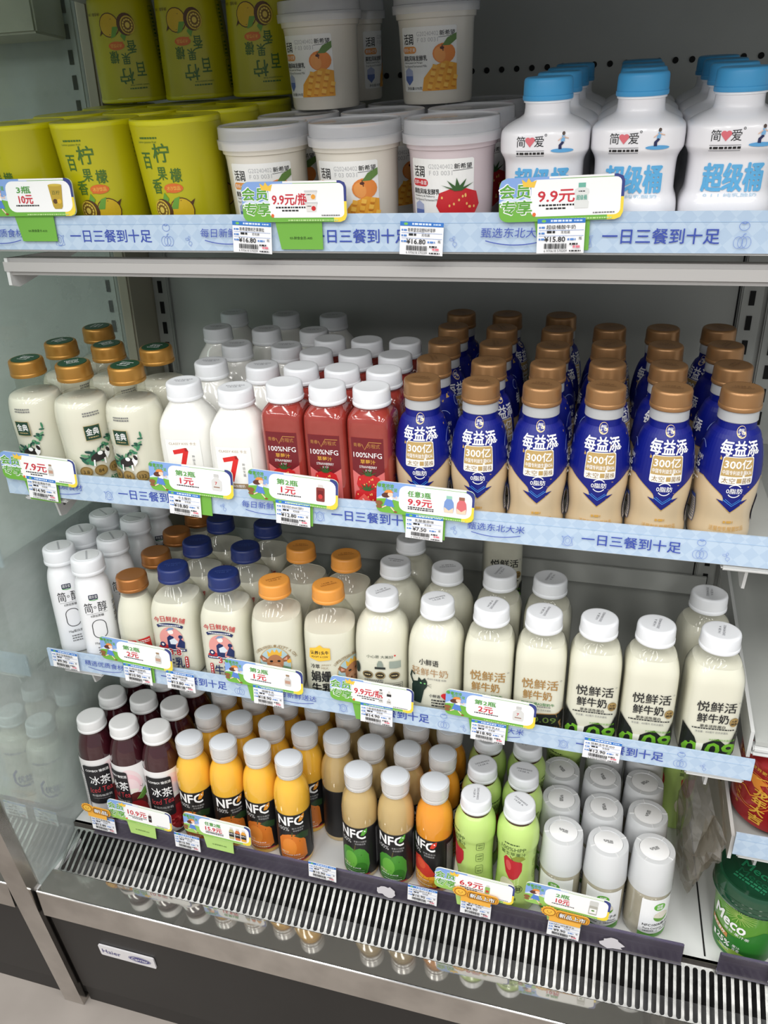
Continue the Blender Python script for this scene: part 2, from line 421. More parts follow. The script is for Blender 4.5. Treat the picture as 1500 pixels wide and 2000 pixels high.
# ---------------------------------------------------------------- shelves
def veg_pumpkin():
    a = Art(); c = (120, 145, 205)
    for q in (-.6, 0, .6): a.ring(q*5, 0, 3.2, 4.2, .35, c)
    a.L([(0, 4), (.5, 6), (2, 6.5)], .6, c); return a
def veg_tomato():
    a = Art(); c = (105, 135, 205); a.ring(0, 0, 3.6, 3.1, .35, c); a.L([(-2, 2.4), (0, 1.6), (2, 2.6)], .6, c); return a
def veg_radish():
    a = Art(); c = (120, 145, 205); a.ring(1.6, -2, 1.8, 1.9, .35, c); a.ring(-1.5, 2, 1.8, 1.1, .35, c); a.ring(.8, 3.2, 1, 1.6, .35, c); a.L([(0, 2), (1, 0)], .4, c); a.L([(1.8, -4), (2, -5.4)], .35, c); return a
def veg_cabbage():
    a = Art(); c = (128, 152, 210); a.ring(0, 0, 3.4, 4.4, .35, c)
    a.L([(-5, 4), (-3, 1), (-4.5, -4), (0, -5), (4.5, -4), (3.5, 1), (5, 4), (2, 3), (0, 5), (-2, 3), (-5, 4)], .4, c); a.ring(0, 0, 1.7, 2.4, .3, c); return a
def strip_art(x0, x1, centres, zh, scripts):
    """print of the ticket strip; x in mm from its middle"""
    a = Art(); xc = (x0+x1)/2
    a.R((x0-xc)*1000, (x1-xc)*1000, zh-9, zh-8.6, (160, 190, 220))
    for c in centres:
        q = (c-xc)*1000; y = 15
        a.T('一日三餐到十足', q, y, 12.5, (52, 74, 166), w=96, bold=.012)
        for vg, dx, dy, k in ((veg_cabbage(), -62, 11, 1.2), (veg_tomato(), 66, 23, 1.1), (veg_pumpkin(), 66, 10, 1.1), (veg_radish(), 90, 10, 1.0)):
            if x0+.008 < c+dx*.001 < x1-.008: a.put(vg, q+dx, dy, k)
    for c, s in scripts:
        q = (c-xc)*1000
        a.T(s, q, 18, 8.5, (58, 80, 172), w=60 if len(s) > 5 else 11*len(s), bold=.006, shear=.1)
        a.L([(q-26+52*i/14, 7.5+3.6*((i-7)/7)**2*1) for i in range(15)], .8, (58, 80, 172))
    return a
def bracket(t, o, xs, Yf, z, k=1):
    b = MB().prism([(Yf+.012, z), (Yf+.020, z-.036*k), (Yf+.030, z-.038*k), (Yf+.10, z-.012), (Yf+.115, z)], xs-.0015, xs+.0015, 'x').build('bracket', WHITE_METAL, t, off=o)
    MB().cyl(Yf+.03, z-.022, xs+.0014, xs+.0018, .003, 10, 'x').build('rivet_hole', mat('grey_hole', (110, 110, 110), .5), b, off=o).location = (0, 0, 0)
    MB().box(xs-.028, xs+.034, Yf-.004, Yf+.018, z-.006, z-.001, .002).build('clip_plate', WHITE_METAL, t, off=o)
def shelf(label, x0, x1, Yf, Zs, tilt, zlow, zh, centres, scripts, bx, depth=.40, strip=True):
    o = ((x0+x1)/2, Yf, zlow); t = thing('shelf', label, 'shelf', o, 'chiller shelves')
    d = depth
    MB().prism([(Yf, Zs-.006), (Yf+d, Zs-.006+tilt*d), (Yf+d, Zs-.0008+tilt*d), (Yf, Zs-.0008)], x0+.002, x1-.002, 'x').build('shelf_plate', PANEL, t, off=o)
    MB().box(x0, x1, Yf-.004, Yf+.010, zlow-.001, zlow+.005, .0015).build('nose', WHITE_METAL, t, off=o)
    if strip:
        MB().box(x0-.002, x1+.004, Yf-.006, Yf-.0035, zlow+.001, zlow+zh).build('ticket_strip', strip_mat(), t, off=o)
        s = strip_art(x0, x1, centres, zh*1000, scripts).build('strip_print', t); s.location = (0, -.006, 0)
    for xs in bx: bracket(t, o, xs, Yf, zlow-.001)
    return t
Y1, Y2 = .745, .742
SC1 = .9315
shelf('uppermost blue checked shelf, holding yellow cups, yogurt tubs and drum bottles', -.72, .62, Y1, -.065, .14, -.072, .035, (-.501, -.230, .0405, .311), ((-.636, '精选优质食材'), (-.366, '每日新鲜送达'), (-.084, '甄选东北大米'), (.18, '精选优质食材')), ())
led = thing('light_rail', 'long pale light rail under the uppermost shelf', 'light rail', (0, .76, -.10))
MB().box(-.652, .62, .747, .775, -.099, -.081, .004).build('rail_body', mat('rail_grey', (176, 174, 172), .4), led, off=(0, .76, -.10))
MB().prism([(.748, -.081), (.748, -.110), (.76, -.113), (.875, -.086), (.875, -.081)], -.647, -.643, 'x').build('side_bracket', WHITE_METAL, led, off=(0, .76, -.10))
shelf('middle shelf of blue bottles and red juice, sloping to the front', -.700, .199, Y2, -.358, .08, -.364, .034, (-.495, -.224, .047), ((-.622, '精选优质食材'), (-.35, '每日新鲜送达'), (-.089, '甄选东北大米')), (-.655, .163))
shelf('milk shelf above the lowest level, mostly white caps', -.700, .199, Y2, -.62, 0, -.626, .030, (-.478, -.208, .062), ((-.612, '精选优质食材'), (-.335, '每日新鲜送达'), (-.076, '甄选东北大米')), (-.655, .163), depth=.41)
ba = MB().box(-.69, .19, 1.135, 1.139, -.617, -.585); ba.build('shelf_back_stop', PANEL, bpy.data.objects['shelf.002'], off=(-.2505, Y2, -.626))
# right-hand bay: two tilted shelves cut by the frame
shelf('empty tilted shelf beside the last white milk bottle', .208, .62, .775, -.600, .19, -.612, .030, (), (), (.235,), depth=.34, strip=False)
shelf('shelf holding the big red festive can', .208, .62, .762, -.752, .12, -.756, .034, (.50,), (), (.240,), depth=.34)
shelf('white shelf edge beyond the bronze capped bottles', .206, .62, .80, -.395, .1, -.400, .030, (), (), (.235,), depth=.33, strip=False)
for nm, (yy, zz, tl) in (('shelf.003', (.775, -.612, .19)), ('shelf.004', (.762, -.757, .12))):
    so = bpy.data.objects[nm]; off = (so.location.x, so.location.y, so.location.z-H)
    MB().prism([(yy, zz-.012), (yy+.34, zz-.012+tl*.34), (yy+.34, zz+.024+tl*.34), (yy, zz+.024)], .203, .207, 'x').build('side_rim', WHITE_METAL, so, off=off)
    mb = MB()
    for k in (0, 1): mb.cyl(yy+.10+.025*k, zz+.008+tl*(.1+.025*k), .2022, .2032, .0022, 10, 'x')
    q = mb.build('screw_holes', BLACK, so, off=off); q['kind'] = 'stuff'
# left bay shelves behind the glass
shelf('empty upper shelf behind the misted glass', -1.6, -.748, .745, -.468, 0, -.478, .036, (), (), (-.79,), depth=.40)
shelf('lower shelf above white drink bottles behind the misted glass', -1.6, -.748, .745, -.648, 0, -.654, .036, (), (), (-.79,), depth=.40)

def rail(label, x0, x1):
    o = ((x0+x1)/2, .74, -.93); t = thing('price_rail', label, 'price rail', o, 'plastic price rails')
    MB().box(x0, x1, .7345, .7375, -.933, -.899, .001).build('backing', mat('plum_plastic', (96, 90, 112), .22, coat=.5, noise=(14, 18)), t, off=o)
    MB().box(x0, x1, .7322, .7330, -.933, -.9, .0003).build('clear_cover', SHELL, t, off=o)
    MB().box(x0, x1, .7325, .7395, -.935, -.932, .0006).build('lower_channel', mat('plum_edge', (120, 116, 128), .25), t, off=o)
rail('long plum price rail along the front of the lowest level', -.692, .170)
rail('short plum price rail under the green tea cup', .212, .60)
rail('misted price rail of the neighbouring chiller', -1.5, XG-.012)

# ---------------------------------------------------------------- bottles: one of each kind with its parts
def date_art(w=16, seed=1, c=(140, 140, 145), lines=2):
    a = Art(); s = ('20240402', '14:28 A')
    for i in range(lines): a.T(s[(i+seed) % 2], 0, 2.2-4.6*i, 2.6, c, w=w if (i+seed) % 2 == 0 else w*.7)
    return a
def flat_wrap(z):
    return lambda x, y, o: Vector((x, y, z+o))
def add_cap(t, name, r, z0, z1, mt, date=(140, 140, 145), ribs=True, disc=None, seed=1, rot=0):
    h = z1-z0
    prof = [(r*.90, z0), (r*1.0, z0), (r*1.02, z0+h*.03), (r*1.02, z0+h*.20), (r*.99, z0+h*.23), (r*.985, z0+h*.15), (r*1.0, z0+h*.3), (r*.985, z1-h*.16), (r*.95, z1-h*.05), (r*.88, z1), (r*.80, z1-.0003)]
    c = MB().lathe(prof, 72, rib=(z0+h*.28, z1-h*.12, .00035) if ribs else None).build(name, mt, t, sharp=50)
    if disc:
        MB().lathe([(r*.80, z1-.0004), (r*.80, z1+.0003)], 32).build('cap_disc', disc, c)
        a = Art(); a.fine(-8, 8, 5, 1.2, W, 1); a.T('鲜牛奶', 0, 0, 4.2, W, bold=.01); a.fine(-7, 7, -6, 1.1, W, 1, seed=4)
        a.build('cap_print', c, flat_wrap(z1+.0003))
    elif date:
        a = Art(); q = date_art(r*1000*1.05, seed, date)
        rr = math.radians(rot)
        for vs, fs, cc in q.items: a.items.append(([(v[0]*math.cos(rr)-v[1]*math.sin(rr), v[0]*math.sin(rr)+v[1]*math.cos(rr)) for v in vs], fs, cc))
        a.build('date_print', c, flat_wrap(z1+.0001))
    return c
def neck_ring(t, r, z, mt):
    MB().lathe([(r*.8, z-.002), (r, z-.002), (r*1.02, z-.001), (r, z), (r*.8, z)], 32).build('neck_ring', mt, t)
def bottle(name, label, cat, prof, body_mt, n=40, level=None, milk_mt=None, body_name='bottle_body', shrink=.0007):
    t = thing(name, label, cat)
    pf = chaikin(prof, 2)
    MB().lathe(pf, n, top=level is None).build(body_name, body_mt, t, sharp=60)
    if level:
        inn = []
        for r, z, p in pf:
            if z < level: inn.append((max(r-shrink, .003), z+.0006, p))
        inn.append((interp(pf, level, 0)-shrink-.0001, level, interp(pf, level, 2)))
        MB().lathe(inn, n).build('milk' if milk_mt is None else 'liquid', milk_mt or MILK, t, sharp=40)
    return t, pf
CAPS = {}
def fruit_strawberry(a, x, y, k, c=(196, 36, 40)):
    a.P([(x, y-11*k), (x-6*k, y-7*k), (x-9.5*k, y), (x-8*k, y+6*k), (x-3*k, y+8*k), (x+3*k, y+8*k), (x+8*k, y+6*k), (x+9.5*k, y), (x+6*k, y-7*k)], c)
    rd = random.Random(3)
    for i in range(16):
        px, py = rd.uniform(-7, 7)*k, rd.uniform(-7, 6)*k
        if abs(px) < 8*k-abs(min(0, py))*.6: a.E(x+px, y+py, .45*k, .7*k, (240, 190, 110), n=6)
    for q in (-55, -25, 5, 35, 62):
        r = math.radians(q+90); a.P([(x-1.5*k, y+7*k), (x+math.cos(r)*8*k, y+7*k+math.sin(r)*6*k), (x+1.5*k, y+7*k)], (52, 92, 44))

# 1 gold capped milk
def mk_gold():
    pr = [(.026, 0), (.031, 0), (.0335, .004), (.0335, .03), (.0335, .055), (.034, .075), (.034, .092), (.031, .108), (.0215, .115), (.0182, .115), (.0182, .134)]
    t, pf = bottle('milk_bottle', '', 'bottle', pr, SHELL, level=.1095)
    add_cap(t, 'cap', .0205, .1315, .150, mat('gold_cap', (176, 128, 58), .32, .55), disc=mat('bottle_green', (22, 66, 42), .4), ribs=False)
    a = Art()
    a.fine(-6, 14, 93, 1.5, (120, 120, 120), 2, seed=3)
    g = (26, 62, 46); leaf = ((34, 96, 74), (58, 128, 92), (24, 70, 60), (96, 150, 110))
    rd = random.Random(5)
    for i in range(26):
        u = i/25; x = -8+32*u; y = 40+30*u**1.6+rd.uniform(-5, 4); an = rd.uniform(0, 3.1)
        a.E(x, y, rd.uniform(3, 5.2), rd.uniform(1.1, 1.8), leaf[i % 4], an, 8)
    for i in range(14): a.E(-8+rd.uniform(-9, 14), 40+rd.uniform(-8, 8), 5, 1.8, leaf[i % 4], rd.uniform(0, 3), 8)
    a.E(2, 41, 10, 5.4, (38, 34, 34), .25); a.E(4, 45, 3, 2.4, W); a.P([(9, 44), (13, 51), (16, 50), (15, 41), (11, 36)], W); a.E(13.5, 47, 2, 3.5, (38, 34, 34), .4, 10)
    a.L([(-4, 38), (-5, 30)], 1.8, W); a.L([(8, 38), (8, 31)], 1.8, W)
    a.R(-8, 10, 62, 80, (176, 158, 110)); a.R(-7.4, 9.4, 62.6, 79.4, g); a.T('金典', 1, 72.5, 8.5, W, w=14, bold=.015); a.fine(-4.5, 6.5, 65, 1.3, (176, 158, 110))
    for x, s in ((-16, '3.8'), (1, '84'), (18, '132')):
        a.E(x, 24-(.0), 7.6, 6.6, (150, 122, 66)); a.ring(x, 24, 6.7, 5.8, .35, (70, 56, 30)); a.T(s, x, 23.6, 4.4, (50, 40, 22), bold=.01)
    a.T('鲜牛奶', 3, 9, 11, (34, 110, 74), w=34, bold=.02)
    a.shift(5)
    a.build('label_print', t, wrap_round(pf), (3, 5))
    return t
# 2 white square bottle with red 7
def mk_seven():
    pr = [(.027, 0, 4), (.032, 0, 4), (.033, .004, 4), (.033, .05, 4), (.0325, .07, 4), (.032, .082, 3.6), (.0315, .090, 3), (.026, .101, 2.3), (.0205, .108, 2), (.018, .113, 2), (.018, .118, 2)]
    t, pf = bottle('yogurt_bottle', '', 'bottle', pr, mat('white_yogurt_plastic', (238, 237, 232), .14, coat=.6), n=48)
    add_cap(t, 'cap', .0205, .1135, .1322, CAPW, seed=0, rot=10)
    a = Art(); a.RR(-21, 21, 5, 66, 1, (240, 240, 236)); a.rrring(-21, 21, 5, 66, 1, .25, (214, 214, 210))
    a.T('CLASSY·KISS 卡士', 0, 61, 3.4, (160, 134, 96), w=33)
    a.P([(-13, 53), (2, 56), (6, 52), (-3, 25), (-9, 25), (-1, 50), (-12, 48)], (214, 40, 38))
    a.P([(1.5, 56), (4, 56), (6, 52), (2, 52)], (160, 24, 26))
    for i, ch in enumerate('种益生菌'): a.T(ch, 11, 46-4.2*i, 3.2, GY)
    a.RR(-19, 19, 17, 23, 1, (150, 122, 84)); a.T('无添加酸奶', 0, 20, 3.6, W); a.fine(-19, 19, 13, 1.5, GY, 4, 3)
    a.shift(9)
    a.build('label_print', t, wrap_square(pf), (5, 6))
    return t
# 3 red strawberry juice, square
def mk_red():
    pr = [(.020, 0, 5), (.0235, 0, 5), (.0245, .004, 6), (.0245, .06, 6), (.0245, .105, 6), (.0235, .113, 5), (.018, .1195, 2.4), (.0178, .121, 2), (.0178, .126, 2)]
    t, pf = bottle('juice_bottle', '', 'bottle', pr, mat('strawberry_juice', (158, 62, 54), .1, coat=.8, noise=(22, 14)), n=48)
    add_cap(t, 'cap', .0205, .1225, .1407, CAPW, date=None)
    a = Art(); dr = (112, 26, 34)
    a.P([(-18, 8), (18, 8), (18, 93), (-18, 93)], (214, 112, 110))
    a.P([(-18, 93), (18, 93), (18, 56), (0, 44), (-18, 56)], dr)
    a.T('青春', -11, 85, 4.2, (186, 132, 70)); a.L([(-6, 86), (-3, 80), (2, 88.5), (16, 88.5)], .8, (186, 132, 70)); a.T('方程式', 7, 84.5, 4.6, (186, 132, 70))
    a.T('100%NFG', 0, 74, 5.6, W, w=32, bold=.01); a.T('草莓汁', 0, 66.5, 4.8, (232, 178, 70), w=17, bold=.01); a.T('STRAWBERRY', 0, 60.5, 2.8, W, w=20); a.T('JUICE', 0, 56.5, 2.6, W)
    fruit_strawberry(a, 0, 40, 1.5); fruit_strawberry(a, -2, 22, 1.65)
    a.P([(-14, 22), (-6, 30), (6, 18), (12, 10), (-2, 8)], (226, 90, 84)); a.L([(-8, 24), (2, 12)], 1.6, (244, 200, 190))
    a.T('非浓缩还原', 0, 9.6, 3.2, W, w=28, bold=.01)
    a.build('label_print', t, wrap_square(pf), (6, 0))
    return t
# 4 blue yogurt drink
def mk_blue():
    pr = [(.024, 0), (.0285, 0), (.0305, .004), (.0305, .012), (.0285, .024), (.0285, .032), (.0305, .048), (.0310, .062), (.0305, .078), (.028, .096), (.0235, .111), (.0195, .115), (.0178, .115), (.0178, .136)]
    t, pf = bottle('yogurt_drink_bottle', '', 'bottle', pr, mat('beige_sleeve', (212, 190, 156), .2, coat=.5), n=48)
    MB().lathe([(.0180, .1225), (.0190, .1235), (.0186, .1335)], 40).build('neck', mat('cloudy_neck', (182, 184, 186), .3), t)
    add_cap(t, 'cap', .0197, .1335, .1519, mat('bronze_cap', (166, 124, 82), .34, .5), date=(110, 78, 48), seed=1, rot=-15)
    R = 31.0; half = PI*R; B = (4, 20, 122); a = Art()
    def low(x):
        x = abs(x)
        if x > 33: return 70
        if x > 10: u = (x-10)/23; return 54+16*u**.8
        return 54
    def outline(d):
        pts = [(-half, 125.6-d*.5), (half, 125.6-d*.5)]
        xs = [half, 60, 40, 33, 29, 25, 22, 19, 16, 13, 11, 10.2]
        lo = [(x, low(x)-d) for x in xs]
        arrow = [(9.2, 52), (8.8, 49), (15.5, 50.5-d), (0, 37-1.3*d), (-15.5, 50.5-d), (-8.8, 49), (-9.2, 52)]
        return pts+lo+arrow+[(-x, y) for x, y in lo[::-1]]
    a.P(outline(.9), (182, 150, 82)); a.P(outline(0), B)
    a.L([(-9, 47.6), (0, 41), (9, 47.6)], .7, (70, 150, 230)); a.L([(-7, 48.4), (0, 43), (7, 48.4)], .5, (70, 150, 230))
    a.E(0, 113, 7.0, 5.4, (232, 206, 150)); a.E(.3, 113.2, 6.2, 4.6, B); a.T('伊利', 0, 113, 5, W, w=8.6, bold=.03)
    a.T('每益添', 0, 98.6, 14, W, w=42, bold=.035, shear=.06); a.L([(18, 97), (20.5, 95), (18, 93)], 1, W); a.L([(20, 97), (22.5, 95), (20, 93)], 1, W)
    a.RR(-15.8, 15.8, 64, 91, 2, (240, 238, 232)); a.P([(-15.2, 72), (15.2, 72), (15.2, 88.6), (13.5, 90.4), (-13.5, 90.4), (-15.2, 88.6)], (186, 156, 98))
    a.T('300亿', 0, 84, 9, W, w=27, bold=.03); a.T('中国专利益生菌K56', 0, 76, 4.3, W, w=28, bold=.012); a.T('太空', -7.5, 68, 5.6, (150, 120, 66), w=12.5); a.R(.2, 4.6, 65.8, 70.4, (186, 156, 98)); a.T('菌株', 10, 68, 5.6, (150, 120, 66), w=9.5)
    a.ring(0, 57.5, 6.4, 6.4, .9, W, 35, 145); a.ring(0, 57.5, 6.4, 6.4, .9, W, 215, 325); a.T('0脂肪', 0, 57.5, 5.4, W, w=15, bold=.015)
    a.fine(-5, 5, 22, 2.4, (206, 160, 80)); a.T('活菌型乳酸菌饮品', 0, 16, 5, (206, 160, 80), w=36)
    for sx in (46, -48):                         # side panels of the sleeve
        a.ring(sx, 84, 12, 14, .7, (150, 170, 236), 40, 170); a.T('中国专利', sx, 83, 4.6, W, w=19); a.T('K56', sx, 76, 7, W, w=15, bold=.02); a.T('太空菌株', sx, 68, 4.8, W, w=20); a.fine(sx-9, sx+9, 61, 1.6, W)
        a.RR(sx-9, sx+9, 14, 44, .8, (70, 90, 160)); a.RR(sx-8.4, sx+8.4, 14.6, 40, .5, (214, 204, 186)); a.fine(sx-7.5, sx+7.5, 37, 1.2, (90, 96, 130), 9, 2.5, seed=6)
    a.T('每益添', 88, 88, 13, W, w=36, bold=.03)
    for sgn in (1,):
        a.ring(74, 104, 6, 5, .6, (170, 186, 240)); a.T('每益添', -86, 88, 13, W, w=36, bold=.03)
    a.shift(3, n0=2)
    a.build('sleeve_print', t, wrap_round(pf), (4, 4), clipy=None)
    return t
# 5 tall white yogurt bottle
def mk_white():
    pr = [(.0205, 0, 3.2), (.0225, 0, 3.2), (.0235, .003, 3.2), (.0235, .010, 3.2), (.0232, .03, 3.2), (.0235, .08, 3), (.0235, .105, 2.8), (.0215, .120, 2.3), (.0185, .128, 2), (.0178, .132, 2), (.0178, .138, 2)]
    t, pf = bottle('tall_yogurt_bottle', '', 'bottle', pr, mat('matte_white_plastic', (236, 237, 240), .35, coat=.2), n=40)
    c = add_cap(t, 'cap', .0215, .136, .1582, CAPW, date=None, ribs=False)
    MB().lathe([(.0155, .1578), (.0155, .1586)], 32).build('flip_lid', mat('pale_lid', (222, 224, 226), .3), c)
    a = Art(); a.fine(-1, 1, 0, 9, (170, 172, 176)); q = Art()
    q.R(-1, 1, -13, 13, (176, 178, 182)); q.build('lid_slot', c, flat_wrap(.1587))
    a = Art()
    a.RR(-7.5, 5.5, 103, 110, 1.5, (32, 40, 66)); a.T('君乐宝', -1, 106.8, 4.6, W, w=11); a.L([(-7, 103), (-1, 101.6), (5, 102.6)], .9, (70, 160, 70))
    a.T('简', -10, 91, 15, K, w=11); a.ring(-1, 91, 1.5, 1.5, .6, K); a.T('醇', 9, 91, 15, K, w=12); a.L([(-14, 81.6), (15, 81.6)], .3, K); a.T('0添加蔗糖', 0, 78, 4, K, w=18)
    a.rrring(-9.5, 9.5, 43, 71, 8.5, .9, K); a.T('75g蛋白质', 0, 35, 4.6, K, w=21); a.fine(-7, 7, 27, 1.8, GY, 3, 4)
    for k in range(4):
        a.E(30, 96-9*k, 2.4, 2.4, (214, 206, 186)); a.fine(24, 36, 91.5-9*k, 1.6, GY, 2, 3, seed=k)
    def wr(x, z, o):
        r = interp(pf, z, 0); p = interp(pf, z, 2); an = x/r/1.12-PI/2; c, s = math.cos(an), math.sin(an); k = (r/((abs(c)**p+abs(s)**p)**(1/p)))+o
        return Vector((k*c, k*s, z))
    a.build('label_print', t, wr, (3, 6))
    return t
# 6 small copper capped milk
def mk_copper():
    pr = [(.022, 0), (.026, 0), (.0275, .004), (.0275, .055), (.0272, .072), (.0235, .090), (.0185, .103), (.0178, .108), (.0178, .118)]
    t, pf = bottle('milk_bottle', '', 'bottle', pr, SHELL, level=.107, shrink=.0005)
    add_cap(t, 'cap', .0205, .1155, .1344, mat('copper_cap', (166, 108, 56), .3, .5), date=None, ribs=False)
    a = Art(); a.P([(-1, 48), (16, 50), (18, 30), (10, 40)], (206, 46, 42)); a.fine(3, 15, 45, 1.3, W, 2, 2.6); a.E(-8, 36, 11, 9.5, (32, 30, 46)); a.E(-8, 36, 10, 8.5, (228, 90, 120)); a.E(-8, 36, 9.4, 8, (32, 30, 46)); a.T('优倍', -8, 36, 9, W, w=15, bold=.03); a.RR(-14, -2, 44, 47.4, 1.5, (214, 60, 60)); a.T('220', 12, 33, 4.5, K, bold=.02); a.fine(-16, 16, 24, 1.6, K, 4, 4)
    a.build('label_print', t, wrap_round(pf), (3, 6))
    return t
# 7 navy capped square milk
def mk_navy():
    pr = [(.027, 0, 4), (.031, 0, 4), (.0325, .004, 4.2), (.0325, .06, 4.2), (.0325, .088, 3.8), (.0315, .100, 3.2), (.0265, .115, 2.4), (.0205, .126, 2), (.0180, .130, 2), (.0180, .136, 2)]
    t, pf = bottle('milk_bottle', '', 'bottle', pr, SHELL, level=.1085, n=48)
    add_cap(t, 'cap', .0203, .1325, .1518, mat('navy_cap', (30, 46, 104), .38), date=(70, 92, 160), seed=0, rot=20)
    a = Art(); nv = (28, 44, 92); rd = (190, 40, 46)
    a.arch('今日鲜奶铺', 0, 18, 70.5, 108, 72, 8.0, rd, .012)
    a.L([(20*math.sin(math.radians(q))*1.02, 18+62*math.cos(math.radians(q*.33))) for q in range(-60, 61, 8)], 4.4, nv); a.fine(-15, 15, 78.4, 1.2, W)
    a.E(0, 58, 16.5, 18, (222, 152, 146), n=28)
    a.P([(-20, 44), (-14, 52), (-6, 48), (-4, 42)], rd); a.P([(6, 46), (12, 60), (18, 54), (17, 44)], nv)
    a.P([(-6, 42), (-6, 60), (-2, 64), (3, 62), (6, 54), (4, 42)], nv); a.P([(-3, 56), (4, 60), (9, 54), (5, 50), (-2, 50)], (214, 222, 232)); a.E(0, 69, 4, 3.6, (238, 232, 226)); a.P([(-6.5, 70), (6, 73.5), (3.5, 76), (-2, 75)], (120, 144, 180)); a.E(13, 62, 3, 3, nv); a.E(-13, 49, 4, 4, nv); a.E(-13, 49, 1.8, 1.8, (238, 232, 226))
    a.R(-20, 19, 39.5, 43.5, nv); a.fine(-18, 17, 41, 1.4, W)
    a.T('3.8', 3, 38, 10, W, w=18, bold=.09); a.T('3.8', 3, 38, 9.4, rd, w=16.6, bold=.045)
    a.RR(-18, -13.5, 14, 32, 2, rd); a.RR(15, 19.5, 14, 32, 2, rd)
    for i in range(4): a.R(-16.6, -15, 16+4*i, 18.5+4*i, W); a.R(16.4, 18, 16+4*i, 18.5+4*i, W)
    a.T('牛乳', 1, 22, 16, nv, w=25, bold=.02); a.T('NIURU', 1, 9, 3.4, nv, w=16)
    a.build('label_print', t, wrap_square(pf), (5, 6))
    return t
# 8 orange capped milk; a cow in an arch, or the lettered side
def mk_orange(kind):
    pr = [(.027, 0, 3.2), (.032, 0, 3.2), (.0335, .004, 3.2), (.0335, .07, 3.2), (.0335, .092, 3), (.031, .108, 2.5), (.024, .121, 2.1), (.0195, .127, 2), (.0180, .130, 2), (.0180, .136, 2)]
    t, pf = bottle('milk_bottle', '', 'bottle', pr, SHELL, level=.097 if kind else .106, n=44)
    add_cap(t, 'cap', .0203, .1315, .1507, mat('orange_cap', (224, 150, 66), .36), date=(150, 96, 44), seed=kind, rot=25)
    a = Art(); br = (150, 100, 70); ink_ = (150, 128, 92)
    def cow(x, cut):
        a.P([(x+21*math.cos(math.radians(q)), 28+26*math.sin(math.radians(q))) for q in range(0, 181, 10)]+[(x-21, 6), (x+21, 6)], (196, 170, 120))
        a.P([(x+20*math.cos(math.radians(q)), 28+25*math.sin(math.radians(q))) for q in range(0, 181, 10)]+[(x-20, 7), (x+20, 7)], (172, 198, 204))
        a.P([(x-20, 7), (x-20, 30), (x-10, 24), (x+6, 28), (x+20, 22), (x+20, 7)], (116, 152, 116))
        a.P([(x-9, 40), (x-10, 49), (x-6, 45), (x-3, 51), (x, 46), (x+3, 51), (x+6, 45), (x+10, 49), (x+9, 40)], (228, 178, 64))
        for s in (-1, 1): a.P([(x+s*9, 36), (x+s*17, 42), (x+s*20, 38), (x+s*16, 32), (x+s*9, 31)], br); a.P([(x+s*11, 35), (x+s*16, 39), (x+s*16, 34)], (222, 160, 140))
        a.E(x, 30, 11, 13, (178, 122, 84)); a.E(x, 22, 9, 8, (200, 150, 116)); a.E(x-5, 33, 2.2, 1.6, K, n=10); a.E(x+5, 33, 2.2, 1.6, K, n=10); a.E(x-3, 22, 1.2, 1.6, (120, 70, 50), n=8); a.E(x+3, 22, 1.2, 1.6, (120, 70, 50), n=8)
        a.E(x+18, 32, 2.8, 2.8, (236, 178, 60), n=10)
        a.arch('100mL优质乳蛋白 • ADOPT A COW', x, 27, 29, 148, 22, 3.8, ink_)
    if kind == 0: cow(-3, 0)
    else:
        cow(30, 0)
        a.P([(-26, 54), (-25, 68), (-17, 70), (-12, 74), (-8, 70), (1, 69), (1, 52), (-14, 50)], (240, 192, 62)); a.T('认养1头牛', -12.5, 62.5, 5.6, K, w=23, bold=.04); a.T('ADOPT A COW', -12.5, 56.5, 2.6, K, w=21, bold=.02)
        a.T('冷萃', -19, 42, 6.5, K, w=11, bold=.02); a.T('JERSEY', -5, 44, 3, ink_, w=13); a.T('MILK.', -6.5, 39.6, 3, ink_, w=10)
        a.T('娟姗', -12, 27, 16, K, w=25, bold=.035); a.T('牛乳', -12, 9.5, 14, K, w=25, bold=.035)
    a.shift(9 if kind else 18)
    def wr(x, z, o):
        r = interp(pf, z, 0); p = interp(pf, z, 2); an = x/r/1.08-PI/2; c, s = math.cos(an), math.sin(an); k = (r/((abs(c)**p+abs(s)**p)**(1/p)))+o
        return Vector((k*c, k*s, z))
    a.build('label_print', t, wr, (3, 6))
    return t
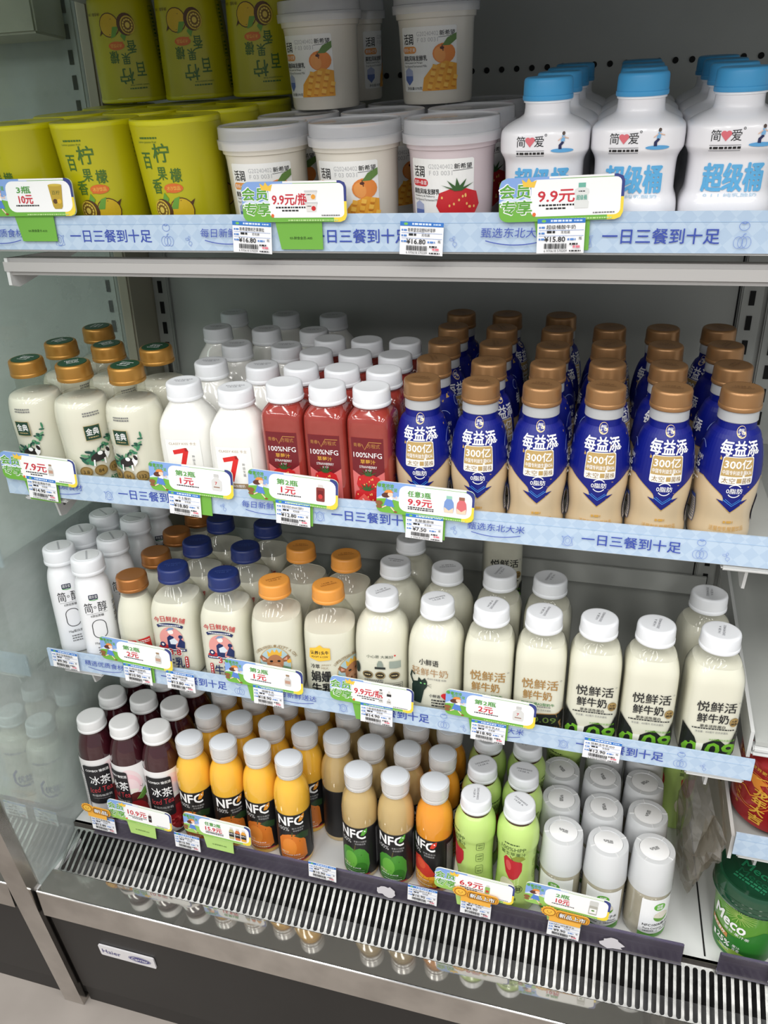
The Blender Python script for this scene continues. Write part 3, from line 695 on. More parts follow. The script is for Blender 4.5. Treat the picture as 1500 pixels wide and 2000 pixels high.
# 9 white capped milk, black cat side or printed back
def mk_cat(kind):
    pr = [(.027, 0, 3.2), (.032, 0, 3.2), (.034, .004, 3.2), (.034, .07, 3.2), (.034, .09, 2.9), (.032, .107, 2.5), (.025, .119, 2.1), (.0185, .125, 2), (.0178, .128, 2), (.0178, .136, 2)]
    t, pf = bottle('milk_bottle', '', 'bottle', pr, SHELL, level=.1225, n=44)
    add_cap(t, 'cap', .0205, .1315, .1508, CAPW, seed=kind, rot=40)
    a = Art()
    if kind == 0:
        a.T('小鲜语', -2, 71, 8.5, K, w=25, bold=.015); a.T('轻鲜牛奶', -1, 57, 11, (172, 134, 92), w=46, bold=.004); a.T('低30%卡路里 低脂', 8, 48, 2.8, GY, w=24)
        a.P([(-24, 10), (-24, 34), (-22, 40), (-16, 42), (-15, 48), (-11, 44), (-7, 48), (-4, 43), (-4, 36), (-8, 30), (-10, 20), (-12, 10)], (26, 44, 38)); a.L([(-22, 38), (-26, 46), (-24, 54), (-20, 50)], 2.4, (26, 44, 38)); a.E(-12, 40, 1.4, 1.1, (120, 190, 120), n=8); a.E(-7, 40, 1.4, 1.1, (120, 190, 120), n=8)
        for q in (-2, 0, 2): a.L([(-4, 38), (2, 38+q*1.4)], .3, K)
        a.T('小鲜语', 6, 24, 4.4, K, bold=.02); a.E(18, 26, 4, 3.4, (208, 36, 44)); a.E(24, 26, 4, 3.4, (208, 36, 44)); a.P([(14.6, 24), (27.4, 24), (21, 18)], (208, 36, 44)); a.fine(2, 30, 17, 1.8, K, 3, 4)
    else:
        a.T('小心愿 大美好', 0, 64, 4.2, (50, 66, 58), w=34); a.E(19, 66, 1.2, 1.2, RED, n=8)
        a.P([(-4, 46), (-4, 53), (-2, 58), (2, 58), (4, 53), (4, 46)], (140, 150, 140)); a.R(-7, 7, 46, 49, (40, 44, 44))
        for x in (-16, 0, 18): a.E(x, 37, 6.6, 5.4, (58, 52, 42)); a.ring(x, 37, 5.8, 4.6, .6, (190, 164, 110)); a.fine(x-3.6, x+3.6, 36.4, 1.2, (220, 200, 150), 1)
        a.E(-30, 44, 4, 8, (26, 44, 38)); a.R(12, 26, 48, 58, (150, 160, 150))
        a.fine(-20, 4, 29, 1.4, GY, 7, 2.6); a.rrring(6, 28, 6, 26, .5, .4, K)
        for k in range(6): a.L([(6, 9+3*k), (28, 9+3*k)], .25, K)
        a.fine(8, 26, 22.5, 1, K, 6, 3)
    a.shift(10 if kind == 0 else 13)
    def wr(x, z, o):
        r = interp(pf, z, 0); p = interp(pf, z, 2); an = x/r/1.08-PI/2; c, s = math.cos(an), math.sin(an); k = (r/((abs(c)**p+abs(s)**p)**(1/p)))+o
        return Vector((k*c, k*s, z))
    a.build('label_print', t, wr, (3, 6))
    return t
# 10 square milk with black wave, black or gold lettering
def mk_wave(kind):
    pr = [(.0275, 0, 4.6), (.0295, 0, 4.6), (.0302, .003, 4.8), (.0302, .06, 4.8), (.0302, .092, 4.4), (.0297, .104, 3.6), (.0255, .118, 2.5), (.0195, .127, 2), (.0185, .130, 2), (.0185, .136, 2)]
    t, pf = bottle('milk_bottle', '', 'bottle', pr, SHELL, level=.1165, n=48)
    add_cap(t, 'cap', .0212, .1315, .1519, CAPW, seed=1, rot=75)
    a = Art(); c = K if kind else (164, 124, 66); B = (30, 32, 30)
    a.T('悦鲜活', 1, 64, 12.5, c, w=39, bold=.012); a.ring(23, 70, .9, .9, .3, GY, n=8); a.T('鲜牛奶', -1, 49.5, 11.5, c, w=31, bold=.02)
    if kind:
        a.E(20.5, 46, 4.6, 5.6, (146, 118, 66)); a.E(20.5, 46, 4.0, 5.0, (166, 138, 84)); a.T('大份', 20.5, 47.5, 3, K, bold=.02); a.T('精选', 20.5, 43.8, 3, K, bold=.02)
        a.T('更多活性蛋白', 0, 39.5, 3.6, K, w=25, bold=.02); a.fine(-20, 22, 35.6, 1.4, K, 1); a.T('净含量：450毫升 巴氏杀菌乳', 0, 32, 2.6, GY, w=33)
        a.P([(-28, 1), (28, 1), (28, 34), (25, 31), (18, 15), (8, 24), (0, 20), (-6, 16), (-7, 8), (-10, 5), (-13, 8), (-13, 16), (-16, 24), (-22, 32), (-28, 38)], B)
        a.T('0.09', 0, 9, 18, (112, 176, 46), w=52, bold=.055, shear=.08); a.T('INF超瞬时杀菌技术', 12, 22.5, 2.6, (112, 176, 46), w=26)
        a.P([(-13.4, 17), (-13, 8), (-10, 4.6), (-7, 8), (-6, 17)], (236, 234, 224))
    else:
        a.T('甄选奶源A2型奶牛', 0, 38, 3.8, (60, 130, 70), w=36, bold=.02); a.fine(-10, 14, 34, 1.2, GY); a.T('净含量：450毫升 巴氏杀菌乳', 0, 30.5, 2.4, GY, w=30)
        a.P([(-28, .6), (28, .6), (28, 31), (20, 27.4), (0, 25.6), (-20, 27.4), (-28, 31)], (170, 132, 80)); a.P([(-28, .4), (28, .4), (28, 30), (20, 26.4), (0, 24.6), (-20, 26.4), (-28, 30)], B)
        a.T('0.09', 8, 17.5, 7.5, (98, 120, 60), w=26, bold=.02); a.T('活性蛋白', 8, 7, 6, (164, 124, 66), w=30)
    a.shift(2.5, 1.07, kx=1.07); a.items = [([(max(-29.9, min(29.9, v[0])), max(1, v[1]))+tuple(v[2:]) for v in vs], fs, c) for vs, fs, c in a.items]
    a.build('label_print', t, wrap_square(pf), (5, 6))
    return t
# 11 dark iced tea
def mk_tea():
    pr = [(.022, 0), (.026, 0), (.0275, .004), (.0270, .04), (.0268, .07), (.0275, .108), (.0278, .124), (.0265, .142), (.022, .156), (.0185, .164), (.0178, .168), (.0178, .174)]
    t, pf = bottle('iced_tea_bottle', '', 'bottle', pr, mat('dark_tea', (58, 18, 26), .1, coat=.9), n=40)
    add_cap(t, 'cap', .0208, .1695, .1892, mat('ivory_cap', (226, 226, 226), .4), date=None)
    R = 27.8; half = PI*R-.5; a = Art()
    a.R(-half, half, 6, 126, (232, 230, 230))
    for k, c in enumerate(((236, 214, 216), (238, 200, 206), (240, 216, 218))): a.E(20, 96-4*k, 14-3*k, 24-5*k, c, .3)
    a.E(18, 78, 9, 4, (238, 232, 222)); a.L([(30, 84), (33, 81), (34, 85)], .9, (90, 90, 90))
    a.E(22, 52, 16, 22, (88, 32, 32)); a.E(20, 34, 18, 24, (150, 30, 36))
    rdm = random.Random(2)
    for i in range(30): q = rdm.uniform(0, 2*PI); u = rdm.uniform(0, 1); a.E(20+15*u*math.cos(q), 32+20*u*math.sin(q), 2.6, 1.5, ((178, 44, 50), (120, 20, 15), (206, 84, 80))[i % 3], q, 7)
    a.P([(22, 62), (34, 78), (44, 84), (40, 68), (30, 60)], (84, 128, 50)); a.L([(22, 62), (44, 84)], .5, (150, 190, 100))
    a.RR(-26, 14, 42, 116, 4, (30, 28, 32)); a.T('COMBO! 愉优活', -4, 107, 5, W, w=34, bold=.02); a.T('冰茶', -2, 88, 17, W, w=30, bold=.01); a.T('Iced Tea', -3, 70, 10, (196, 60, 66), w=34, rot=8, shear=.2); a.T('布福杨梅茉莉', -4, 58, 4.6, (200, 200, 200), w=30); a.fine(-18, 8, 52, 1.2, GY)
    for k in range(3): a.RR(-70+k*16, -58+k*16, 30, 100, 1, (214, 212, 212)); a.fine(-69+k*16, -59+k*16, 96, 1.4, GY, 14, 4.6, seed=k)
    a.RR(52, 66, 20, 110, 1, (224, 222, 222)); a.fine(53, 65, 104, 1.6, GY, 16, 5)
    a.fine(-8, 8, 14, 2.6, W, 1); a.R(-half, half, 6, 9, (60, 24, 30))
    a.build('label_print', t, wrap_round(pf), (3, 8))
    return t
# 12 juice with black label: orange, apple, mango
def mk_nfc(kind):
    liq = {'orange': (236, 182, 62), 'apple': (190, 164, 112), 'mango': (228, 148, 44)}[kind]
    pr = [(.020, 0), (.0245, 0), (.0256, .004), (.0256, .03), (.0254, .06), (.0252, .094), (.0258, .106), (.0258, .120), (.0235, .136), (.0190, .146), (.0166, .153), (.0164, .164)]
    t, pf = bottle('juice_bottle', '', 'bottle', pr, mat(kind+'_juice', liq, .12, coat=.8), n=40)
    MB().lathe([(.0170, .155), (.0186, .1555), (.0190, .157), (.0190, .1600), (.0180, .1605), (.0180, .1625), (.0194, .163), (.0198, .1665), (.0196, .1675), (.0200, .168), (.0198, .1795), (.0185, .1802), (.016, .1802)], 56).build('cap', mat('clear_cap_plastic', (206, 204, 202), .18, coat=.5), t, sharp=30)
    MB().lathe([(.0176, .1798), (.0176, .1806), (.017, .1808)], 40).build('cap_liner', mat('cap_liner', (222, 226, 232), .4), t)
    R = 25.8; half = PI*R-.2; a = Art(); BK = (24, 23, 24); lf = {'orange': (226, 150, 50), 'apple': (92, 168, 60), 'mango': (214, 62, 44)}[kind]
    a.R(-half, half, 9, 98, BK)
    if kind == 'orange':
        a.P([(-22+u, y) for u, y in ((0, 40), (6, 46), (16, 49), (24, 49), (34, 46), (41, 38), (43, 15), (40, 14), (34, 9.3), (4, 9.3), (0, 14))], (214, 120, 42)); a.E(-6, 30, 11, 13, (226, 138, 56)); a.P([(2, 47), (14, 51), (26, 48), (24, 40), (12, 42)], (40, 66, 36)); a.L([(-1, 46), (0, 52)], 1.6, (70, 80, 40))
    if kind == 'apple':
        a.P([(-22+u, y) for u, y in ((0, 40), (6, 46), (14, 48), (22, 45), (30, 48), (37, 46), (43, 38), (44, 24), (40, 12), (36, 9.3), (3, 9.3), (0, 13))], (70, 140, 48)); a.E(-6, 30, 10, 12, (104, 170, 66)); a.E(10, 20, 9, 8, (54, 116, 38)); a.L([(0, 44), (2, 52)], 1.2, (90, 80, 40))
    if kind == 'mango':
        a.P([(-22+u, y) for u, y in ((0, 34), (4, 46), (16, 50), (30, 42), (40, 30), (30, 20), (10, 18), (0, 22))], (198, 58, 44)); a.E(-4, 40, 8, 6, (214, 84, 56), -.3)
        a.P([(-22, 9.3), (-22, 24), (-8, 27), (6, 24), (20, 28), (22, 14), (18, 9.3)], (232, 168, 48))
        for q in range(5): a.L([(-20+8*q, 10), (-14+8*q, 26)], .8, (206, 130, 30))
        for q in range(2): a.L([(-21, 15+5*q), (21, 16+5*q)], .8, (206, 130, 30))
    a.shift(0, 1.32, 9.3, n0=1); n1 = len(a.items)
    a.T('NFC', -2, 79, 16, W, w=38, bold=.055); a.P([(10, 77), (13, 86), (20, 90), (19, 82), (15, 77)], lf)
    a.T('100%', -13, 64.5, 7, (196, 196, 196), w=18); a.T({'orange': '橙汁冷藏型', 'apple': '苹果汁冷藏型', 'mango': '芒果混合汁'}[kind], 9, 65.5, 3.2, (180, 180, 180), w=18); a.T('非浓缩还原', 9, 61, 3, (180, 180, 180), w=15)
    a.shift(7.5, n0=n1)
    a.T({'orange': '橙汁', 'apple': '苹果汁', 'mango': '芒果汁'}[kind], -13, 27, 4.4, (238, 226, 190), w=12); a.T({'orange': 'ORANGE JUICE', 'apple': 'APPLE JUICE', 'mango': 'MANGO JUICE'}[kind], -4, 22, 3, W, w=26, bold=.015)
    a.L([(-14, 18), (14, 18)], .3, W); a.fine(-12, 14, 13.5, 1.4, W); a.RR(10, 22, 9.4, 12, .4, (176, 40, 50))
    a.L([(-half, 97.6), (half, 97.6)], .8, (66, 64, 66))
    a.RR(34, 52, 20, 90, 1, (60, 58, 60)); a.fine(35, 51, 86, 1.4, (150, 150, 150), 22, 3)
    a.build('label_print', t, wrap_round(pf), (3, 6))
    return t
# 13 light green apple juice
def mk_hpp():
    pr = [(.022, 0), (.0262, 0), (.0278, .004), (.0278, .02), (.0255, .05), (.0248, .08), (.0262, .108), (.0282, .115), (.0276, .136), (.0225, .147), (.0195, .150)]
    t, pf = bottle('apple_juice_bottle', '', 'bottle', pr, mat('lime_sleeve', (186, 214, 122), .3, coat=.3), n=40)
    MB().lathe([(.0185, .148), (.0195, .149), (.0190, .158)], 32).build('neck', mat('brown_neck', (74, 52, 36), .2, coat=.6), t)
    add_cap(t, 'cap', .0205, .1545, .1737, CAPW, seed=0, rot=-30)
    a = Art()
    a.T('100%HPP', 0, 106, 6.4, (70, 92, 48), w=34); a.fine(-12, 8, 113, 2, (70, 92, 48)); a.T('富士苹果汁', 0, 96, 7, (70, 92, 48), w=36)
    a.P([(-13, 74), (-14, 84), (-10, 90), (-3, 86), (2, 84), (9, 86), (14, 80), (14, 66), (9, 54), (2, 49), (-4, 50), (-10, 60)], (186, 40, 52)); a.E(-6, 74, 4, 9, (210, 84, 86), .2); a.L([(0, 84), (-4, 92)], 1, (110, 60, 40)); a.P([(-2, 88), (4, 93), (14, 93), (18, 88), (10, 83), (2, 84)], (140, 150, 60))
    a.E(-6, 34, 12, 16, (236, 232, 206), .3); a.T('鲜', 10, 34, 8, (60, 70, 46), bold=.02); a.ring(10, 34, 6, 6, .7, (60, 70, 46)); a.T('小苹果', -1, 16, 5, (70, 92, 48), w=18)
    for k, s in enumerate(('NFC', 'HPP', '0-4℃')):
        y = 96-21*k; a.rrring(33, 44, y-7, y+7, 2.6, .5, (70, 92, 48)); a.T(s, 38.5, y+2.6, 3, (70, 92, 48), w=8); a.T('保鲜', 38.5, y-2.6, 3, (70, 92, 48), w=7)
    a.fine(32, 48, 30, 1.6, (70, 92, 48), 5, 3.4); a.E(-52, 70, 11, 16, (200, 60, 66)); a.shift(11)
    a.build('label_print', t, wrap_round(pf), (3, 5))
    return t
# 14 coconut water with frosted drum cap
def mk_coco():
    pr = [(.023, 0), (.0262, 0), (.0274, .004), (.0274, .03), (.0274, .066), (.0272, .076), (.025, .080), (.024, .084)]
    t, pf = bottle('coconut_water_bottle', '', 'bottle', pr, mat('cloudy_water', (172, 166, 148), .08, coat=.9, noise=(30, 10)), n=40)
    c = MB().lathe([(.0262, .0775), (.0280, .0775), (.0284, .080), (.0258, .1290), (.0250, .1313), (.0188, .1313), (.0184, .1296)], 48, bottom=False, top=False).build('cap', clear('frosted_cap', (238, 238, 238), .72, (236, 238, 240), .2), t)
    MB().lathe([(.0230, .082), (.0216, .122), (.0150, .1275)], 40).build('inner_cap', mat('inner_cap', (214, 214, 212), .4), c)
    MB().lathe([(.0176, .1285), (.0182, .1303), (.0170, .1308)], 40).build('cap_disc', mat('disc_white', (240, 240, 240), .5), c)
    for q in range(4): MB().box(-.0004, .0004, .0186, .0252, .1292, .1318).build('cap_rib', mat('rib_white', (232, 232, 232), .4), c).rotation_euler = (0, 0, q*PI/2+.5)
    d = Art(); d.fine(-6, 6, .6, 2, (150, 150, 150)); d.R(-1, 6, -2.4, .4, (165, 165, 165)); d.P([(-6, .6), (-2, .6), (-2, -1), (-4, -1.6)], (160, 160, 160)); d.build('cap_print', c, flat_wrap(.1309))
    a = Art(); a.RR(-24, 26, 3, 71, .8, (240, 241, 242)); a.RR(-24, 26, 3, 10, .8, (96, 162, 62)); a.P([(-24, 10), (0, 6.8), (26, 12), (26, 12.2), (26, 10)], (96, 162, 62)); a.P([(-24, 9.8), (-24, 12.5), (0, 8.5), (26, 14), (26, 9.8)], (96, 162, 62))
    a.E(0, 58, 8, 6.6, (104, 176, 66)); a.T('轻椰', 0, 60, 4, W, w=8, bold=.02); a.T('轻椰', 0, 55.6, 4, W, w=8, bold=.02)
    a.E(4, 40, 11, 9, (104, 160, 60)); a.P([(-7, 40), (-6, 45), (0, 49.4), (8, 49.2), (14, 44), (15, 40), (6, 36)], (226, 218, 204))
    a.T('NFC100%椰子水', 1, 26.5, 5.2, K, w=41, bold=.02); a.T('Pure Coconut Water', 1, 20.4, 3.6, K, w=38)
    a.fine(-18, -4, 15, 1.2, K, 1); a.fine(4, 22, 15.4, 1.2, K, 1); a.L([(0, 13), (0, 18)], .3, K)
    a.build('label_print', t, wrap_round(pf), (3, 6))
    return t
# 15 white drum-shaped yogurt bottle with blue cap
def mk_surf():
    pr = [(.034, 0, 3.4), (.037, 0, 3.4), (.0388, .004, 3.4), (.0388, .026, 3.4), (.0375, .034, 3.4), (.0348, .040, 3.2), (.0342, .046, 3.2), (.0342, .064, 3.2), (.0350, .070, 3.2), (.0386, .076, 3.2), (.0390, .078, 3.2), (.0390, .091, 3.1), (.0375, .095, 2.9), (.030, .100, 2.3), (.0215, .1035, 2), (.0195, .106, 2), (.0192, .118, 2)]
    t, pf = bottle('yogurt_bottle', '', 'bottle', pr, mat('snow_plastic', (240, 239, 243), .28, coat=.4), n=56)
    MB().lathe([(.0195, .1145), (.0205, .1148), (.0205, .1168), (.0195, .117)], 40).build('tamper_ring', mat('ring_white', (246, 246, 248), .4), t)
    add_cap(t, 'cap', .0212, .1165, .1342, mat('sky_cap', (70, 160, 214), .4), date=None)
    a = Art(); LB = (96, 176, 226)
    a.T('简', -18, 79, 8.6, K, w=7.4); a.T('爱', -2.5, 79, 8.6, K, w=8); a.E(-12, 80.3, 2.3, 2.2, (220, 110, 120), n=12); a.E(-8.4, 80.3, 2.3, 2.2, (220, 110, 120), n=12); a.P([(-14.2, 79.6), (-6.2, 79.6), (-10.2, 74.6)], (220, 110, 120)); a.ring(3, 84, .8, .8, .4, K, n=8)
    a.L([(-22, 71.6), (2, 71.6)], .3, K); a.fine(-21.5, 2, 68.6, 1.8, K); a.L([(-22, 67.2), (2, 67.2)], .3, K)
    a.E(17, 71.5, 9.5, 1.7, (92, 164, 216)); a.P([(14, 72.5), (14, 76), (17, 79), (18.5, 77.6), (16.4, 75.4), (16.6, 72.5)], (32, 40, 84)); a.P([(15.6, 78.6), (18.8, 78.6), (19, 83), (16.6, 83.4)], (120, 176, 220)); a.L([(17.6, 82.4), (22, 81)], .8, (225, 190, 170)); a.L([(16.8, 82), (13.4, 79.4)], .8, (225, 190, 170)); a.E(17.8, 85, 1.3, 1.5, (70, 50, 40), n=8)
    a.shift(7.6)
    a.T('超级桶', 0, 53.5, 22, LB, w=46, bold=.05); a.T('0 1 1 纯乳酸奶', 0, 39.6, 2.8, (170, 206, 230), w=42)
    a.build('label_print', t, wrap_square(pf), (4, 4))
    return t
# 16 yogurt tub
def mk_tub(kind):
    t = thing('yogurt_tub', '', 'tub')
    pf = [(.034, 0, 2), (.0368, 0, 2), (.0378, .003, 2), (.0400, .0735, 2), (.0408, .079, 2), (.0424, .080, 2), (.0432, .0895, 2)]
    body = mat('mulberry_yogurt', (214, 200, 204), .25, coat=.5) if kind else mat('peach_yogurt', (228, 222, 210), .25, coat=.5)
    MB().lathe(pf, 48).build('tub_body', body, t)
    MB().lathe([(.0425, .0885), (.0432, .0905)], 48).build('foil_seal', mat('foil_white', (222, 222, 222), .3, .3), t)
    MB().lathe([(.0448, .0845), (.0462, .0845), (.0465, .0925), (.0450, .0930), (.0446, .1040), (.0436, .1046), (.0425, .1035), (.041, .1030)], 56, bottom=False, top=True).build('clear_lid', FROST, t, sharp=30)
    a = Art()
    a.E(0, 0, 37, 37, (240, 240, 238), n=40)
    if kind: fruit_strawberry(a, 10, -6, 2.2); a.T('活润', -16, 14, 11, K, bold=.02)
    else: a.E(12, -2, 17, 16, (232, 140, 48)); a.P([(0, -30), (-14, -10), (8, -4), (24, -16), (16, -30)], (240, 176, 56)); a.T('活润', -16, 14, 11, K, bold=.02); a.E(20, 18, 10, 4, (90, 130, 60), .5)
    a.fine(-30, 6, 2, 2, K, 2, 4); a.build('lid_card', t, flat_wrap(.1005))
    a = Art(); rd = (206, 40, 48)
    a.RR(-29, 27, 7, 67, 2, (242, 242, 240)); a.T('活润', -20, 56, 9.5, K, w=12, bold=.03); a.T('G20240402', 0, 60.5, 4, (186, 186, 188), w=20); a.T('F 03 0031', 0, 55, 4, (186, 186, 188), w=19)
    a.T('新希望', 18, 60.5, 4.6, K, w=14, bold=.02); a.L([(10, 56.8), (26, 57.8)], .4, K)
    a.RR(-28, -11, 43, 49.5, 3, rd if kind else (230, 150, 70)); a.T('草莓+桑葚' if kind else '黄桃+芒果', -19.5, 46.2, 3.8, W, w=15); a.T('果粒风味发酵乳', -14, 38.5, 5, K, w=27, bold=.02); a.T('Strawberry & Mulberry' if kind else 'Yellow peach & Mango', -16, 34.2, 2.2, K, w=22); a.T('Fruit flavored Fermented Milk', -14, 31.2, 2.2, GY, w=26)
    a.P([(-26, 27), (-21, 30), (-16, 27), (-16, 18), (-21, 13), (-26, 18)], (170, 180, 214)); a.P([(-26, 22), (-16, 22), (-16, 18), (-21, 13), (-26, 18)], (86, 110, 176)); a.T('净含量:370克', -15, 10.2, 3, K, w=18)
    if kind:
        fruit_strawberry(a, 14, 26, 1.9, (200, 36, 44))
        for i in range(12): a.E(-5+3.2*(i % 4), 10+2.6*(i//4), 1.9, 1.9, ((44, 28, 36), (66, 40, 52))[i % 2], n=9)
    else:
        a.E(15, 42, 10.5, 9.5, (232, 138, 62)); a.E(11, 41, 5, 7, (240, 160, 84), .2); a.L([(13, 50), (14, 44)], 1, (120, 60, 30)); a.P([(13, 49), (18, 56), (26.5, 60), (26.5, 54), (20, 49)], (96, 132, 64)); a.E(13, 47, 2, 1.4, (80, 40, 30), n=8)
        a.P([(-6, 7.5), (-4, 20), (4, 30), (16, 35), (27, 32), (27, 7.5)], (238, 166, 52))
        for i in range(4):
            for j in range(4):
                x, y = -1+7.4*i+1.6*j, 10+6.2*j+.6*i
                if x < 23 and y < 31 and x+y*.2 > -4+j: a.P([(x, y), (x+4, y-.8), (x+5, y+2.8), (x+1, y+4)], ((250, 196, 84), (244, 182, 66))[(i+j) % 2]); a.P([(x, y), (x+4, y-.8), (x+3.6, y-2.2), (x+.2, y-1.6)], (214, 132, 34))
    a.shift(5.5, 1.0, kx=1.18)
    def wr(x, z, o):
        r = interp(pf, z, 0)+o; an = x/.040; return Vector((r*math.sin(an), -r*math.cos(an), z))
    a.build('label_print', t, wr, (4, 12))
    return t
# 17 yellow translucent cup
def mk_cup():
    t = thing('lemon_tea_cup', '', 'cup')
    pf = chaikin([(.034, 0, 2.12), (.0375, 0, 2.12), (.0395, .006, 2.12), (.0425, .06, 2.12), (.0448, .110, 2.12), (.0448, .110, 2.12)], 2)
    pf = [p for p in pf if p[1] <= .1101]
    MB().lathe(pf, 48).build('cup_body', mat('yellow_plastic', (186, 180, 12), .36, coat=.2, sss=0), t)
    MB().lathe([(.0448, .1085), (.0453, .109), (.0456, .111), (.0453, .1135), (.044, .1146), (.040, .1140)], 48).build('foil_lid', mat('yellow_foil', (206, 202, 12), .3, coat=.4), t)
    a = Art(); a.T('百香果柠檬', -6, -14, 7, (52, 100, 40), w=36, bold=.02); a.E(18, -10, 9, 6, (60, 110, 50)); a.ring(18, -10, 7, 4.4, .8, (226, 214, 22)); a.build('lid_print', t, flat_wrap(.1147), off=.0006)
    a = Art(); g = (70, 108, 40)
    a.T('百', -15, 70, 15, g, w=11, bold=.02); a.T('柠', 3, 77, 17, g, w=17, bold=.02); a.T('果', 0, 58, 12, g, w=10, bold=.02); a.T('檬', 14, 56, 13, g, w=11, bold=.02); a.T('香', -9, 46, 14, g, w=11, bold=.02); a.fine(-18, 2, 90, 1.6, g); a.T('Lemon passion fruit', -10, 87, 2.4, g, w=22)
    a.E(9, 44, 10, 4.6, (216, 110, 44)); a.P([(0, 40), (3, 44), (6, 40)], (216, 110, 44)); a.T('冰沙饮品', 9, 44, 4, (240, 200, 90), w=14)
    br = (84, 52, 24)
    a.E(14, 22, 13, 13, br); a.E(14, 22, 12, 12, (206, 172, 30)); a.P([(24, 30), (29, 33), (26, 27)], br)
    a.P([(-6, 32), (-2, 40), (2, 34), (-2, 28)], (104, 156, 56)); a.P([(2, 24), (8, 34), (14, 36), (10, 24)], (104, 156, 56))
    a.E(-7, 22, 11, 12, br); a.E(-9, 23, 9, 10, (206, 180, 60)); a.E(-9, 23, 7.6, 8.6, (120, 90, 30)); 
    for i in range(12): q = i*PI/6; a.E(-9+5.4*math.cos(q), 23+6*math.sin(q), 1, 1.5, (222, 196, 90), q, 6)
    a.E(-9, 23, 2.8, 3.2, (222, 196, 90), n=10)
    for k, (y0, y1) in enumerate(((66, 96), (40, 62), (4, 36))): a.rrring(-50, -42, y0, y1, 1.4, .5, g); a.fine(-48.5, -43.5, y1-4, 2, g, int((y1-y0)/4)-1, 4, seed=k)
    a.T('净含量：380g', 36, 10, 4, br, w=24)
    a.shift(8)
    def wr(x, z, o):
        r = interp(pf, z, 0); p = 2.12; an = x/.043-PI/2; c, s = math.cos(an), math.sin(an); k = (r/((abs(c)**p+abs(s)**p)**(1/p)))+o
        return Vector((k*c, k*s, z))
    a.build('label_print', t, wr, (4, 8))
    return t
# 18 plain drink bottle of the neighbouring chiller
def mk_vc():
    pr = [(.024, 0), (.028, 0), (.029, .004), (.029, .05), (.027, .062), (.029, .075), (.0295, .098), (.026, .115), (.0195, .115), (.018, .132)]
    t, pf = bottle('drink_bottle', '', 'bottle', pr, mat('milky_plastic', (222, 218, 206), .25, coat=.4), n=32)
    add_cap(t, 'cap', .021, .1345, .155, CAPW, date=None)
    a = Art(); b = (70, 84, 150); a.T('乳酸菌优益C 有大用', 2, 90, 4.4, b, w=46); a.L([(-8, 56), (-14, 48), (-14, 32), (-6, 24), (8, 24)], 4, b); a.T('优益C', 6, 38, 13, b, w=30, bold=.03); a.T('活菌', 8, 27, 5, b)
    a.build('label_print', t, wrap_round(pf), (3, 6))
    return t

# ---------------------------------------------------------------- placement
SURF = {1: (Y1, -.065, .14), 2: (Y2, -.358, .08), 3: (Y2, -.62, 0), 4: (Y2, -.930, 0)}
ORD = ['front', 'second', 'third', 'fourth', 'fifth', 'sixth']
NTH = ['first', 'second', 'third', 'fourth', 'fifth', 'sixth', 'seventh', 'eighth']
used = set()
def place(proto, lv, x, y, label, group, rot=None, face=None, lift=0, flip=0, jitter=0):
    """rot: absolute turn in degrees; face: turn from looking straight at the eye, in degrees"""
    o = copy_tree(proto) if proto in used else proto
    used.add(proto)
    ys, zs, t = SURF[lv]; th = math.atan(t)
    z = zs+t*(y-ys)+lift*math.cos(th)
    o.location = (x, y-lift*math.sin(th), z+H+.0002)
    a = math.radians(rot) if rot is not None else math.atan2(-x, y)+math.radians(face or 0)
    o.rotation_mode = 'ZYX'; o.rotation_euler = (th, 0, a)
    o['label'] = label; o['group'] = group
    return o
rd = random.Random(11)
def grid(proto, lv, rows, base, mark, group, rots, kind='rot', jit=0, protos=None):
    """rows of (x, y); labels say which row and which column counted from a landmark"""
    for r, row in enumerate(rows):
        for k, q in enumerate(row):
            x, y = q[0], q[1]; col = q[2] if len(q) > 2 else k
            a = rots[k] if r == 0 and k < len(rots) else (rots[-1] if kind == 'rot' else 0)+rd.uniform(-jit, jit)
            kw = {kind: a}
            place(proto, lv, x, y, '%s, %s row, %s from %s' % (base, ORD[r], NTH[col], mark), group, **kw)
# uppermost shelf
surf = mk_surf(); surf.scale = (1, 1, 0.975)
grid(surf, 1, [[(-.064, .786), (.0145, .788), (.0925, .790)]]+[[(-.063+.0025*k, .786+.079*k), (.0155, .788+.079*k), (.0935, .790+.079*k)] for k in (1, 2, 3)],
     'white drum-shaped yogurt bottle with sky-blue cap', 'the tubs', 'blue-capped drum bottles', [0, -2, 0], jit=6)
tubs = [mk_tub(0), mk_tub(1)]; tubs[0].scale = tubs[1].scale = (1, 1, .982)
for r, row in enumerate([[(-.341, 0), (-.246, 0), (-.152, 1)], [(-.339, 0), (-.244, 0), (-.150, 1)], [(-.337, 0), (-.242, 0), (-.148, 1)]]):
    for k, (x, kd) in enumerate(row):
        nm = 'strawberry yogurt tub' if kd else 'peach and mango yogurt tub'
        place(tubs[kd], 1, x, .799+.0945*r, '%s with clear lid, %s row, %s from yellow cups' % (nm, ORD[r], NTH[k]), 'yogurt tubs on the uppermost shelf', face=-14+rd.uniform(-4, 4) if r == 0 else rd.uniform(-30, 30))
for x, y, l, f in ((-.327, .955, 'peach mango tub stacked on the yellow cups side of the upper layer', -30), (-.328, 1.055, 'upper layer tub half hidden, showing its blank white side', 75), (-.200, .965, 'peach mango tub stacked alone above the strawberry tub, near the dark back', -14)):
    place(tubs[0], 1, x, y, l, 'yogurt tubs stacked on other tubs', face=f, lift=.1035)
cup = mk_cup(); cup.scale = (1, 1, 0.985)
